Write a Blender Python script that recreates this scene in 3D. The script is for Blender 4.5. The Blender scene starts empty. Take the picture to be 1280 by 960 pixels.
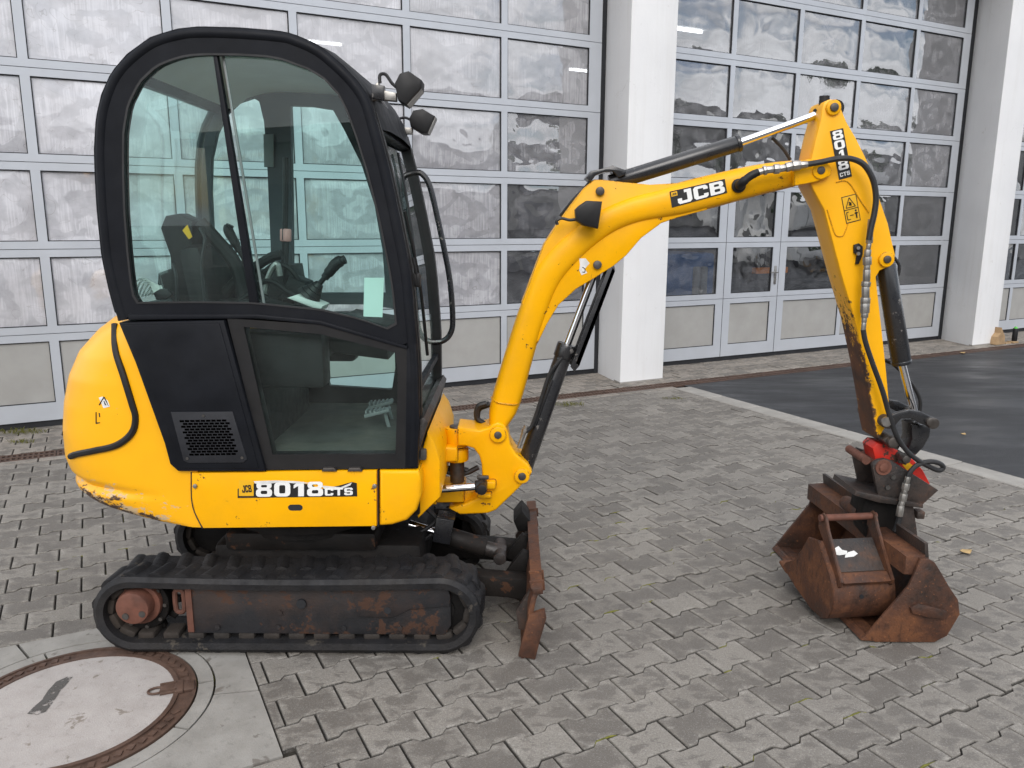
import bpy, bmesh, math, random
from mathutils import Vector, Matrix, noise
random.seed(7)
sc = bpy.context.scene
COL = sc.collection
rad = math.radians

# ------------------------------------------------------------------ camera
F, PITCH, ROLL, CAMH = 995.4, .19993, .004277, 1.68          # focal length in photo pixels, tilt, roll, height
WYAW = .48284                                                 # the hall front stands at this angle to the machine
cp, sp, cr, sr = math.cos(PITCH), math.sin(PITCH), math.cos(ROLL), math.sin(ROLL)
MC = Matrix(((cr, -sr, 0), (sr, cr, 0), (0, 0, 1))) @ Matrix(((1, 0, 0), (0, -sp, -cp), (0, cp, -sp)))
cam_d = bpy.data.cameras.new('camera'); cam = bpy.data.objects.new('camera', cam_d); COL.objects.link(cam)
cam_d.sensor_width = 36; cam_d.lens = F / 1280 * 36; cam_d.clip_start = .05; cam_d.clip_end = 800
rx, ry, rz = MC[0], MC[1], MC[2]
cam.matrix_world = Matrix(((rx[0], -ry[0], -rz[0], 0), (rx[1], -ry[1], -rz[1], 0), (rx[2], -ry[2], -rz[2], CAMH), (0, 0, 0, 1)))
sc.camera = cam

# ------------------------------------------------------------------ sky and sun
SUN_EL, SUN_AZ = rad(38), rad(180)          # azimuth clockwise from +Y
w = bpy.data.worlds.new('World'); sc.world = w; w.use_nodes = True
nt = w.node_tree; nt.nodes.clear()
def wn(t, **k):
    n = nt.nodes.new(t)
    for a, b in k.items(): setattr(n, a, b)
    return n
out = wn('ShaderNodeOutputWorld'); bg = wn('ShaderNodeBackground')
sky = wn('ShaderNodeTexSky', sky_type='NISHITA', sun_disc=False, sun_elevation=SUN_EL, sun_rotation=SUN_AZ, air_density=1.0, dust_density=2.0)
tc = wn('ShaderNodeTexCoord'); mp = wn('ShaderNodeMapping'); mp.inputs['Scale'].default_value = (1, 1, 2.2)
n1 = wn('ShaderNodeTexNoise'); n1.inputs['Scale'].default_value = 2.6; n1.inputs['Detail'].default_value = 7; n1.inputs['Roughness'].default_value = .55
n2 = wn('ShaderNodeTexNoise'); n2.inputs['Scale'].default_value = 5; n2.inputs['Detail'].default_value = 5
r1 = wn('ShaderNodeMapRange'); r1.inputs[1].default_value = .38; r1.inputs[2].default_value = .5
r2 = wn('ShaderNodeMapRange'); r2.inputs[1].default_value = .3; r2.inputs[2].default_value = .7; r2.inputs[3].default_value = 5.5; r2.inputs[4].default_value = 12
cc = wn('ShaderNodeCombineColor'); mul = wn('ShaderNodeVectorMath', operation='SCALE'); mul.inputs[0].default_value = (.955, .98, 1.03)
mx = wn('ShaderNodeMix', data_type='RGBA')
L = nt.links.new
L(tc.outputs['Generated'], mp.inputs[0]); L(mp.outputs[0], n1.inputs['Vector']); L(mp.outputs[0], n2.inputs['Vector'])
L(n1.outputs[0], r1.inputs[0]); L(n2.outputs[0], r2.inputs[0]); L(r2.outputs[0], mul.inputs['Scale'])
L(r1.outputs[0], mx.inputs[0]); L(sky.outputs[0], mx.inputs[6]); L(mul.outputs[0], mx.inputs[7])
L(mx.outputs[2], bg.inputs[0]); bg.inputs[1].default_value = .15; L(bg.outputs[0], out.inputs[0])
sl = bpy.data.lights.new('sun', 'SUN'); sl.energy = 1.3; sl.angle = rad(34); sl.color = (1, .965, .92)
so = bpy.data.objects.new('sun', sl); COL.objects.link(so)
sd = Vector((math.sin(SUN_AZ) * math.cos(SUN_EL), math.cos(SUN_AZ) * math.cos(SUN_EL), math.sin(SUN_EL)))
so.rotation_euler = sd.to_track_quat('Z', 'Y').to_euler(); so.location = (0, 0, 12)
vs = sc.view_settings
sc.display_settings.display_device = 'sRGB'
vs.view_transform = 'Standard'; vs.look = 'None'; vs.gamma = 1; vs.use_curve_mapping = False; vs.exposure = 0.3
sc.cycles.max_bounces = 10; sc.cycles.transparent_max_bounces = 24; sc.cycles.glossy_bounces = 4; sc.cycles.diffuse_bounces = 3
sc.cycles.caustics_reflective = False; sc.cycles.caustics_refractive = False

# ------------------------------------------------------------------ measuring helpers
CPOS = Vector((0, 0, CAMH))
def P(px, py, Y):
    """point of the vertical plane y = Y that was measured at (px, py) of the photograph"""
    d = MC.transposed() @ Vector(((px - 640) / F, (py - 480) / F, 1))
    return CPOS + d * (Y / d.y)
def XZ(pts, Y): return [(P(a, b, Y).x, P(a, b, Y).z) for a, b in pts]
def proj(p):
    c = MC @ (Vector(p) - CPOS)
    return (640 + F * c.x / c.z, 480 + F * c.y / c.z, c.z)
UW = Vector((math.cos(WYAW), math.sin(WYAW), 0)); NW = Vector((math.sin(WYAW), -math.cos(WYAW), 0))
def uw(u, n, z=0): return UW * u + NW * n + Vector((0, 0, z))     # hall coordinates: along the front, out of it, up

# ------------------------------------------------------------------ material helper
class NT:
    def __init__(s, name):
        s.m = bpy.data.materials.new(name); s.m.use_nodes = True; s.t = s.m.node_tree; s.t.nodes.clear()
        s.o = s.t.nodes.new('ShaderNodeOutputMaterial')
    def n(s, t, ins=None, **k):
        nd = s.t.nodes.new(t)
        for a, b in k.items(): setattr(nd, a, b)
        for a, b in (ins or {}).items(): s.set(nd.inputs[a], b)
        return nd
    def set(s, sock, v):
        if isinstance(v, bpy.types.NodeSocket): s.t.links.new(v, sock)
        elif isinstance(v, bpy.types.Node): s.t.links.new(v.outputs[0], sock)
        else: sock.default_value = v
    def coord(s, kind='Object'): return s.n('ShaderNodeTexCoord').outputs[kind]
    def pos(s): return s.n('ShaderNodeNewGeometry').outputs['Position']
    def mapv(s, v, scale=(1, 1, 1), rot=(0, 0, 0), loc=(0, 0, 0)):
        return s.n('ShaderNodeMapping', {'Vector': v, 'Scale': scale, 'Rotation': rot, 'Location': loc}).outputs[0]
    def noise(s, v, scale, detail=4, rough=.55, dist=0):
        return s.n('ShaderNodeTexNoise', {'Vector': v, 'Scale': scale, 'Detail': detail, 'Roughness': rough, 'Distortion': dist}).outputs[0]
    def rng(s, v, a, b, c=0., d=1.):
        return s.n('ShaderNodeMapRange', {0: v, 1: a, 2: b, 3: c, 4: d}).outputs[0]
    def math(s, op, a, b=0.): return s.n('ShaderNodeMath', {0: a, 1: b}, operation=op).outputs[0]
    def mix(s, f, a, b): 
        nd = s.n('ShaderNodeMix', data_type='RGBA'); s.set(nd.inputs[0], f)
        s.set(nd.inputs[6], c4(a)); s.set(nd.inputs[7], c4(b)); return nd.outputs[2]
    def bump(s, h, strength=.3, dist=.01): return s.n('ShaderNodeBump', {'Height': h, 'Strength': strength, 'Distance': dist}).outputs[0]
    def pbr(s, **k):
        nd = s.n('ShaderNodeBsdfPrincipled')
        names = dict(base='Base Color', rough='Roughness', metal='Metallic', normal='Normal', coat='Coat Weight', coatr='Coat Roughness', spec='Specular IOR Level', emis='Emission Color', emstr='Emission Strength', alpha='Alpha')
        for a, b in k.items(): s.set(nd.inputs[names[a]], c4(b) if a in ('base', 'emis') else b)
        return nd.outputs[0]
    def facing(s, f0):
        f = s.n('ShaderNodeLayerWeight', {'Blend': .5}).outputs['Facing']
        return s.math('ADD', s.math('MULTIPLY', s.math('POWER', f, 4.), 1 - f0), f0)
    def end(s, sh): s.t.links.new(sh, s.o.inputs[0]); return s.m
def c4(c):
    if isinstance(c, tuple) and len(c) == 3: return (*c, 1)
    return c

def mat(name, base, rough=.5, metal=0., var=.15, vs=6, bump=.0, bs=60, chips=None, dirt=None, coat=0., spec=.5, edge=None, scratch=None):
    """a painted or bare surface: mottled colour, optional chips to another colour, optional grime film"""
    g = NT(name); v = g.pos()
    lo = tuple(x * (1 - var) for x in base); hi = tuple(min(1, x * (1 + var)) for x in base)
    nz = g.noise(v, vs, 5)
    col = g.mix(g.rng(nz, .3, .7), lo, hi); rg = g.rng(g.noise(v, vs * 2.3, 3), .3, .7, rough * .85, min(1, rough * 1.18)); mt = metal
    h = g.noise(v, bs, 3)
    if dirt:
        dc, amt = dirt
        dm = g.math('MULTIPLY', g.rng(g.noise(v, 3.1, 6, .65), .42, .72), amt)
        col = g.mix(dm, col, dc)
    if chips:
        cc_, thr, scl = chips
        cm = g.rng(g.math('MULTIPLY', g.noise(v, scl, 8, .7), g.rng(g.noise(v, scl * .22, 2), .3, .7, .75, 1.15)), thr, thr + .03)
        col = g.mix(cm, col, cc_); rg = g.mix(cm, rg, (.8, .8, .8, 1))
    if scratch:
        s1 = g.noise(g.mapv(v, (14, 14, 90), (.3, .5, .2)), 1., 3, .6); s2 = g.noise(g.mapv(v, (90, 30, 9), (.2, -.4, .6)), 1., 3, .6)
        sm = g.math('MULTIPLY', g.rng(g.math('MAXIMUM', s1, s2), .715, .75), g.rng(g.noise(v, 2.6, 3), .5, .62)); col = g.mix(g.math('MULTIPLY', sm, .8), col, scratch)
    if edge:
        bv = g.n('ShaderNodeBevel', {'Radius': .007}, samples=4).outputs[0]; gn = g.n('ShaderNodeNewGeometry').outputs['Normal']
        dp = g.n('ShaderNodeVectorMath', {0: bv, 1: gn}, operation='DOT_PRODUCT').outputs['Value']
        em = g.rng(g.math('ADD', g.math('SUBTRACT', 1., dp), g.math('MULTIPLY', g.math('SUBTRACT', g.noise(v, 45, 6, .7), .62), .55)), .03, .06)
        col = g.mix(em, col, edge); rg = g.mix(em, rg, (.75, .75, .75, 1))
    k = dict(base=col, rough=rg, metal=mt, spec=spec)
    if bump: k['normal'] = g.bump(h, bump, .004)
    if coat: k['coat'] = coat; k['coatr'] = .15
    return g.end(g.pbr(**k))

RUST = (.095, .036, .017); RUSTD = (.03, .018, .013)
M = {}
YEL = (.90, .43, .0)
M['yellow'] = mat('yellow_paint', YEL, .36, var=.06, vs=4, bump=.04, bs=220, chips=((.06, .032, .02), .66, 26), dirt=((.40, .21, .03), .22), spec=.25, scratch=(.12, .06, .02))
M['yellow_clean'] = mat('yellow_paint_clean', YEL, .36, var=.05, vs=4, bump=.04, bs=220, chips=((.06, .03, .018), .655, 32), dirt=((.40, .205, .03), .28), spec=.25, edge=(.075, .038, .02), scratch=(.14, .07, .02))
M['black'] = mat('black_plastic', (.0085, .0095, .0125), .45, var=.22, vs=9, bump=.06, bs=400, dirt=((.035, .036, .038), .2), spec=.12)
M['far_inside'] = mat('cab_inner_lining', (.045, .052, .06), .6, var=.15, vs=6)
M['grille'] = mat('grille_plastic', (.02, .021, .025), .5, var=.2, vs=20, spec=.3)
M['black_trim'] = mat('black_trim', (.008, .008, .009), .5, var=.3, vs=12, dirt=((.04, .035, .03), .25), spec=.35)
M['black_paint'] = mat('black_enamel', (.012, .013, .016), .28, var=.2, vs=10, chips=((.16, .15, .14), .64, 30), dirt=((.07, .06, .05), .25), coat=.3)
M['chassis'] = mat('grimy_chassis_paint', (.009, .0085, .0085), .55, var=.4, vs=9, bump=.3, bs=90, chips=((.06, .03, .018), .64, 14), dirt=((.024, .019, .016), .5), spec=.15)
M['frame_rust'] = mat('track_frame_paint', (.017, .017, .019), .55, var=.35, vs=8, bump=.3, bs=120, chips=((.06, .03, .019), .53, 16), dirt=((.062, .038, .028), .75), spec=.35)
M['rubber'] = mat('track_rubber', (.013, .013, .0145), .62, var=.4, vs=14, bump=.6, bs=110, chips=((.06, .052, .043), .62, 20), dirt=((.038, .033, .029), .6), spec=.3)
M['dusty_rubber'] = mat('dusty_rubber', (.022, .018, .015), .85, var=.4, vs=14, bump=.4, bs=80, dirt=((.06, .043, .032), .6))
M['hose'] = mat('hose_rubber', (.014, .014, .015), .5, var=.3, vs=20, bump=.1, bs=300)
M['seal'] = mat('rubber_seal', (.012, .012, .013), .6, var=.2)
M['chrome'] = mat('chrome_rod', (.78, .78, .8), .1, 1., var=.04)
M['steel'] = mat('zinc_steel', (.36, .35, .33), .38, .85, var=.25, vs=40, dirt=((.1, .08, .06), .4))
M['pin'] = mat('dark_pin_steel', (.10, .095, .09), .45, .7, var=.3, vs=40, dirt=((.07, .045, .03), .5))
M['brown'] = mat('rusty_hub', (.13, .048, .03), .75, var=.3, vs=18, bump=.3, bs=90, dirt=((.055, .035, .025), .5))
def rust_mat(name, hi, mid, lo, shift=0., rough=.68):
    g = NT(name); v = g.pos()
    n1 = g.noise(v, 4.2, 6, .62, .3); n2 = g.noise(v, 30, 5, .6); n3 = g.noise(g.mapv(v, (1, 1, .35)), 55, 3)
    t = g.math('ADD', g.math('MULTIPLY', n1, .75), g.math('MULTIPLY', n2, .25))
    col = g.mix(g.rng(t, .36 + shift, .50 + shift), lo, mid); col = g.mix(g.rng(t, .50 + shift, .64 + shift), col, hi)
    col = g.mix(g.rng(n3, .56, .66, 0, .45), col, tuple(x * .35 for x in mid)); col = g.mix(g.rng(g.noise(v, 90, 2), .66, .72, 0, .5), col, tuple(min(1, x * 1.8) for x in hi))
    return g.end(g.pbr(base=col, rough=g.rng(t, .35, .6, rough - .22, rough + .1), spec=.5, normal=g.bump(g.math('ADD', n2, g.noise(v, 110, 3)), .5, .004)))
M['rust'] = rust_mat('rusty_bucket_steel', (.145, .055, .021), (.07, .027, .0135), (.022, .015, .012))
M['rust_dark'] = rust_mat('dark_worn_steel', (.11, .05, .026), (.045, .031, .025), (.022, .019, .018), .06, .55)
M['red'] = mat('red_hitch_paint', (.52, .022, .012), .42, var=.15, vs=12, chips=((.06, .03, .02), .55, 22), dirt=((.12, .04, .02), .4))
M['white_paint'] = mat('white_print', (.78, .78, .76), .5, var=.05)
M['white_flake'] = mat('white_paint_remains', (.68, .68, .66), .6, var=.15, vs=30)
M['decal_black'] = mat('decal_black', (.012, .012, .012), .4, var=.1)
M['decal_yellow'] = mat('decal_yellow', (.78, .42, .01), .4, var=.08)
M['grey_plastic'] = mat('grey_plastic', (.22, .23, .23), .6, var=.15)
M['seat'] = mat('seat_vinyl', (.008, .0085, .009), .6, var=.2, bump=.1, bs=300, spec=.25)
M['floor_mat'] = mat('cab_floor', (.05, .05, .045), .8, var=.3, dirt=((.14, .12, .09), .6))
M['headliner'] = mat('headliner', (.62, .66, .66), .8, var=.06)
M['paper'] = mat('paper_sheet', (.62, .74, .69), .7, var=.03)
M['cable'] = mat('white_cable', (.6, .6, .57), .6, var=.1)
M['knob'] = mat('pink_knob', (.55, .27, .25), .5, var=.05)
def plaster_mat():
    g = NT('white_plaster'); v = g.pos()
    c = g.mix(g.rng(g.noise(v, 1.6, 5), .3, .7), (.70, .70, .705), (.755, .755, .755))
    runs = g.noise(g.mapv(v, (9, 9, .5)), 1., 5, .65); c = g.mix(g.rng(runs, .52, .72, 0, .16), c, (.50, .475, .43))
    c = g.mix(g.rng(g.noise(v, 7, 7, .72), .64, .72, 0, .4), c, (.46, .43, .39))
    crack = g.rng(g.math('ABSOLUTE', g.math('SUBTRACT', g.noise(v, 1.3, 5, .6, 1.2), .5)), 0, .0016, .5, 0)
    c = g.mix(g.math('MULTIPLY', crack, g.rng(g.noise(v, .9, 2), .5, .6)), c, (.35, .33, .3))
    return g.end(g.pbr(base=c, rough=.88, spec=.3, normal=g.bump(g.math('ADD', g.noise(v, 160, 3), g.noise(v, 25, 3)), .3, .004)))
M['plaster'] = plaster_mat()
M['alu'] = mat('aluminium_profile', (.475, .50, .54), .42, .15, var=.04, vs=3, dirt=((.38, .39, .40), .2))
M['infill'] = mat('grey_infill_panel', (.345, .34, .325), .6, var=.05, vs=5, bump=.1, bs=300, dirt=((.24, .225, .2), .3))
M['dark_seal'] = mat('dark_door_seal', (.012, .013, .016), .7, var=.2)
M['void'] = mat('unlit_slot', (.001, .001, .001), 1., var=0, spec=0.)
M['concrete_in'] = mat('hall_interior', (.18, .18, .19), .8, var=.1)
M['blue'] = mat('blue_machine', (.03, .12, .3), .4, var=.2, vs=5)
M['orange'] = mat('orange_steel', (.75, .22, .02), .5, var=.1)
M['roof'] = mat('roof_sheet', (.17, .17, .18), .6, var=.1)
M['iron'] = mat('cast_iron', (.085, .05, .036), .62, .25, var=.35, vs=22, bump=.4, bs=120, dirt=((.16, .10, .075), .55))
M['wood'] = mat('raw_wood', (.36, .24, .13), .75, var=.25, vs=10)
M['leafm'] = mat('fallen_leaf', (.42, .29, .13), .7, var=.3, vs=40)
M['moss'] = mat('moss', (.13, .13, .02), .9, var=.4, vs=60)
M['kerbm'] = mat('kerb_concrete', (.31, .295, .27), .85, var=.14, vs=5, bump=.4, bs=160, dirt=((.2, .185, .165), .5))
M['green'] = mat('green_cap', (.12, .5, .08), .5, var=.1)
M['tree'] = mat('foliage', (.05, .085, .03), .8, var=.4, vs=2)

def paver_mat(name, c1, c2, pale):
    g = NT(name); v = g.pos(); oi = g.n('ShaderNodeObjectInfo').outputs['Random']
    at = g.n('ShaderNodeAttribute', attribute_name='tone').outputs['Fac']
    rnd = g.math('FRACT', g.math('ADD', oi, at))
    base = g.mix(rnd, c1, c2)
    big = g.rng(g.noise(v, .9, 3), .35, .65)                                  # damp zones across the yard
    base = g.mix(g.math('MULTIPLY', big, .38), base, (.11, .10, .088))
    off = g.n('ShaderNodeCombineXYZ', {0: g.math('MULTIPLY', rnd, 37.), 1: g.math('MULTIPLY', rnd, 11.)}).outputs[0]
    vv = g.n('ShaderNodeVectorMath', {0: v, 1: off}, operation='ADD').outputs[0]
    sw = g.mapv(vv, (1, 1.7, 1), (0, 0, -WYAW))
    heart = g.n('ShaderNodeAttribute', attribute_name='heart').outputs['Fac']
    wet = g.math('ADD', g.noise(sw, 9, 6, .66, .5), g.math('MULTIPLY', heart, .11))
    thr = g.rng(rnd, 0, 1, -.07, .10)
    wet = g.math('SUBTRACT', wet, thr)
    st = g.rng(wet, .555, .60)                                                     # damp heart of a stone, crisp edge
    base = g.mix(g.math('MULTIPLY', st, .68), base, (.093, .082, .070))
    ef = g.math('MULTIPLY', g.rng(g.noise(g.mapv(vv, (1, 1.6, 1), (0, 0, -WYAW), (5, 3, 0)), 13, 7, .7, .5), .50, .66), g.rng(heart, .2, .95, 1, .12))
    base = g.mix(g.math('MULTIPLY', ef, .62), base, pale)
    base = g.mix(g.rng(g.noise(vv, 60, 4, .7), .62, .70, 0, .4), base, (.10, .09, .08))
    base = g.mix(g.rng(heart, -.9, -.25, .92, 0), base, (.022, .019, .014))       # dirt in the joints
    gr = g.noise(v, 420, 2)
    sp_ = g.noise(v, 170, 3, .6)
    base = g.mix(g.rng(sp_, .34, .50, .5, 0), base, (.13, .118, .105)); base = g.mix(g.rng(sp_, .56, .70, 0, .4), base, (.47, .45, .42))
    base = g.mix(g.rng(gr, .40, .62, 0, .5), base, (.12, .11, .10))            # aggregate grain
    base = g.mix(g.rng(g.noise(v, 560, 1), .64, .72, 0, .45), base, (.55, .53, .5))
    rg = g.rng(st, 0, 1, .82, .62)
    hh = g.math('ADD', g.noise(v, 30, 4), g.math('MULTIPLY', gr, .8))
    return g.end(g.pbr(base=base, rough=rg, normal=g.bump(hh, .7, .004)))
M['paver'] = paver_mat('concrete_paver', (.185, .168, .143), (.29, .268, .234), (.43, .405, .362))
M['paver_beige'] = paver_mat('beige_paver', (.30, .265, .22), (.38, .335, .285), (.46, .42, .38))
def joint_mat():
    g = NT('joint_sand'); v = g.pos()
    c = g.mix(g.rng(g.noise(v, 40, 4), .3, .7), (.018, .015, .011), (.045, .038, .028))
    c = g.mix(g.rng(g.noise(v, 2.3, 5, .7), .53, .58), c, (.13, .125, .02))
    return g.end(g.pbr(base=c, rough=.95, normal=g.bump(g.noise(v, 300, 2), .6, .004)))
M['joint'] = joint_mat()
def asphalt_mat():
    g = NT('wet_asphalt'); v = g.pos()
    ag = g.noise(v, 260, 2)
    ag2 = g.noise(v, 110, 3, .6)
    c = g.mix(g.rng(ag, .35, .7), (.009, .0095, .011), (.032, .032, .034)); c = g.mix(g.rng(ag2, .55, .68, 0, .5), c, (.07, .07, .072)); c = g.mix(g.rng(g.noise(v, .7, 6, .65), .5, .66, 0, .55), c, (.018, .018, .021))
    wet = g.rng(g.noise(g.mapv(v, (.6, 1.8, 1), (0, 0, -WYAW)), 1.3, 5, .6), .36, .62)
    c = g.mix(g.math('MULTIPLY', wet, .5), c, (.02, .021, .024))
    ch = g.rng(g.noise(g.mapv(v, (1, 2.5, 1), (0, 0, -WYAW)), 2.6, 7, .7), .63, .72, 0, .5)
    c = g.mix(ch, c, (.2, .195, .185))
    rg = g.rng(wet, 0, 1, .62, .3)
    return g.end(g.pbr(base=c, rough=rg, normal=g.bump(g.math('ADD', ag, ag2), g.rng(wet, 0, 1, .8, .3), .005)))
M['asphalt'] = asphalt_mat()
def lid_mat(name, a, b, spot):
    g = NT(name); v = g.pos()
    c = g.mix(g.rng(g.noise(v, 9, 6, .6), .3, .7), a, b)
    c = g.mix(g.rng(g.noise(v, 2.4, 6, .7), .5, .75, 0, .4), c, tuple(x * .62 for x in a))
    c = g.mix(g.rng(g.noise(v, 26, 6, .7), .56, .64, 0, .35), c, tuple(x * .6 for x in a))
    c = g.mix(g.rng(g.noise(v, 13, 5, .6, .5), .63, .67, 0, .75), c, spot)
    c = g.mix(g.rng(g.noise(v, 300, 2), .4, .7, 0, .25), c, (.18, .165, .15))
    return g.end(g.pbr(base=c, rough=.8, normal=g.bump(g.noise(v, 200, 3), .4, .003)))
M['lid'] = lid_mat('lid_concrete', (.34, .312, .292), (.42, .392, .372), (.16, .13, .10))
M['slab'] = lid_mat('slab_concrete', (.225, .215, .195), (.30, .288, .265), (.11, .095, .08))
def dipper_mat():
    g = NT('worn_yellow_arm'); v = g.coord('Object')
    sep = g.n('ShaderNodeSeparateXYZ', {0: v})
    pos = g.pos()
    base = g.mix(g.rng(g.noise(pos, 5, 4), .3, .7), tuple(x * .95 for x in YEL), tuple(min(1, x * 1.05) for x in YEL))
    at = g.n('ShaderNodeAttribute', attribute_name='wear').outputs['Fac']
    nz = g.noise(pos, 24, 8, .72)
    m_ = g.rng(g.math('ADD', at, g.math('MULTIPLY', g.math('SUBTRACT', nz, .5), 1.5)), .46, .56)
    rc = g.mix(g.rng(g.noise(pos, 12, 5), .35, .65), (.13, .05, .02), (.045, .024, .016))
    return g.end(g.pbr(base=g.mix(m_, base, rc), rough=g.rng(m_, 0, 1, .38, .75), normal=g.bump(g.noise(pos, 90, 3), g.rng(m_, 0, 1, .03, .4), .004)))
M['dipper'] = dipper_mat()

def glass_mat(name, tint, f0=.04, dust=0.06):
    g = NT(name)
    tr = g.n('ShaderNodeBsdfTransparent', {'Color': c4(tint)}).outputs[0]
    gl = g.n('ShaderNodeBsdfGlossy', {'Color': (1, 1, 1, 1), 'Roughness': .01}).outputs[0]
    df = g.n('ShaderNodeBsdfDiffuse', {'Color': (.5, .55, .53, 1)}).outputs[0]
    dm = g.math('MULTIPLY', g.rng(g.noise(g.pos(), 3.5, 5, .6), .35, .75), dust)
    a = g.n('ShaderNodeMixShader', {0: dm, 1: tr, 2: df}).outputs[0]
    fr = g.facing(f0)
    return g.end(g.n('ShaderNodeMixShader', {0: fr, 1: a, 2: gl}).outputs[0])
M['glass'] = glass_mat('tinted_cab_glass', (.88, .98, .962), .024, .012)
M['glass_low'] = glass_mat('dusty_cab_glass', (.89, .97, .955), .016, .02)
M['lens'] = glass_mat('lamp_lens', (.9, .9, .9), .04, .3)

def pane_mat():
    """bulged twin-wall acrylic pane; object colour red = how misted it is inside"""
    g = NT('acrylic_pane'); v = g.coord('Generated'); oi = g.n('ShaderNodeObjectInfo')
    mist = g.n('ShaderNodeSeparateColor', {0: oi.outputs['Color']}).outputs[0]; rnd = oi.outputs['Random']
    off = g.n('ShaderNodeCombineXYZ', {0: g.math('MULTIPLY', rnd, 41.), 1: g.math('MULTIPLY', rnd, 17.), 2: g.math('MULTIPLY', rnd, 29.)}).outputs[0]
    vo = g.n('ShaderNodeVectorMath', {0: v, 1: off}, operation='ADD').outputs[0]
    sep = g.n('ShaderNodeSeparateXYZ', {0: v})
    def arm(o): return g.math('POWER', g.math('MULTIPLY', g.math('ABSOLUTE', g.math('SUBTRACT', o, .5)), 2.), 3.5)
    d = g.math('POWER', g.math('ADD', arm(sep.outputs[0]), arm(sep.outputs[2])), 1 / 3.5)
    big = g.noise(vo, 2.1, 2, .5, .8)
    d = g.math('ADD', d, g.math('MULTIPLY', g.math('SUBTRACT', big, .5), 1.5))
    ph = g.math('ADD', g.math('MULTIPLY', d, g.rng(rnd, 0, 1, 7.5, 11.)), g.math('MULTIPLY', rnd, 2.2))
    ring = g.rng(g.math('ADD', g.math('SINE', ph), g.math('MULTIPLY', g.math('SUBTRACT', g.noise(g.mapv(vo, (26, 26, 1.2)), 1., 3, .6), .5), 1.1)), -.30, .30)                                  # tide marks where the two sheets touch
    drips = g.rng(g.noise(g.mapv(vo, (50, 50, 1.4)), 1., 4, .65), .38, .66)
    cloud = g.rng(g.noise(vo, 4., 5, .6), .3, .7)
    m_ = g.math('ADD', g.math('ADD', g.math('MULTIPLY', g.math('SUBTRACT', ring, .5), .11), g.math('MULTIPLY', g.math('SUBTRACT', drips, .5), g.rng(ring, 0, 1, .02, .16))), g.math('MULTIPLY', g.math('SUBTRACT', cloud, .5), .14))
    m_ = g.math('ADD', m_, mist)
    m_ = g.n('ShaderNodeClamp', {0: g.math('MULTIPLY', m_, g.rng(mist, 0, .3)), 1: 0., 2: .96}).outputs[0]
    filmc = g.mix(cloud, (.57, .57, .605), (.67, .67, .705))
    filmc = g.mix(g.math('MULTIPLY', ring, g.rng(drips, 0, 1, .03, .26)), filmc, (.84, .84, .87))
    seam = g.rng(g.math('ABSOLUTE', g.math('SUBTRACT', g.noise(vo, 2.6, 2, .4, 1.5), .5)), .0, .005, .5, 0)
    filmc = g.mix(g.math('MULTIPLY', seam, g.rng(mist, .2, .6)), filmc, (.3, .28, .27))
    filmc = g.mix(g.rng(g.noise(g.mapv(vo, (1.5, 1.5, 1)), 1.2, 3), .45, .75, 0, .45), filmc, (.45, .43, .44))   # grime
    bm_ = g.bump(g.noise(vo, 2.4, 1., .3, .4), 1., .007)
    tr = g.n('ShaderNodeBsdfTransparent', {'Color': (.72, .76, .80, 1)}).outputs[0]
    df = g.n('ShaderNodeBsdfDiffuse', {'Color': filmc}).outputs[0]
    gl = g.n('ShaderNodeBsdfGlossy', {'Color': (1, 1, 1, 1), 'Roughness': .0, 'Normal': bm_}).outputs[0]
    a = g.n('ShaderNodeMixShader', {0: m_, 1: tr, 2: df}).outputs[0]
    fr = g.math('MULTIPLY', g.facing(.26), g.rng(m_, .1, .8, 1.0, .32))
    return g.end(g.n('ShaderNodeMixShader', {0: fr, 1: a, 2: gl}).outputs[0])
M['pane'] = pane_mat()
def emis(name, c, s):
    g = NT(name); return g.end(g.n('ShaderNodeEmission', {'Color': c4(c), 'Strength': s}).outputs[0])
M['tube_light'] = emis('lit_tube', (1, 1, .97), 6)

# ------------------------------------------------------------------ object helpers
ROOT = {}
def link_mesh(name, bm, m, parent=None, smooth=35, loc=None):
    """one mesh object from a bmesh given in world coordinates"""
    me = bpy.data.meshes.new(name)
    base = ROOT.get(parent.name, Vector()) if parent else Vector(loc or (0, 0, 0))
    if base.length: bmesh.ops.translate(bm, verts=bm.verts, vec=-base)
    bmesh.ops.recalc_face_normals(bm, faces=bm.faces)
    bm.to_mesh(me); bm.free()
    if smooth:
        for f_ in me.polygons: f_.use_smooth = True
        me.set_sharp_from_angle(angle=rad(smooth))
    if isinstance(m, str): m = M[m]
    me.materials.append(m)
    o = bpy.data.objects.new(name, me); COL.objects.link(o)
    if parent: o.parent = parent
    else: o.location = base
    ROOT[o.name] = base.copy()
    return o
def thing(name, label, cat, loc=(0, 0, 0), group=None):
    o = bpy.data.objects.new(name, None); COL.objects.link(o); o.location = loc
    o['label'] = label; o['category'] = cat
    if group: o['group'] = group
    o.empty_display_size = .1
    ROOT[o.name] = Vector(loc); return o
def tag(o, label=None, cat=None, group=None, kind=None):
    for k, v in (('label', label), ('category', cat), ('group', group), ('kind', kind)):
        if v: o[k] = v
    return o
def B(): return bmesh.new()
def lerp_(a, b, t): return a + (b - a) * t

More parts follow.
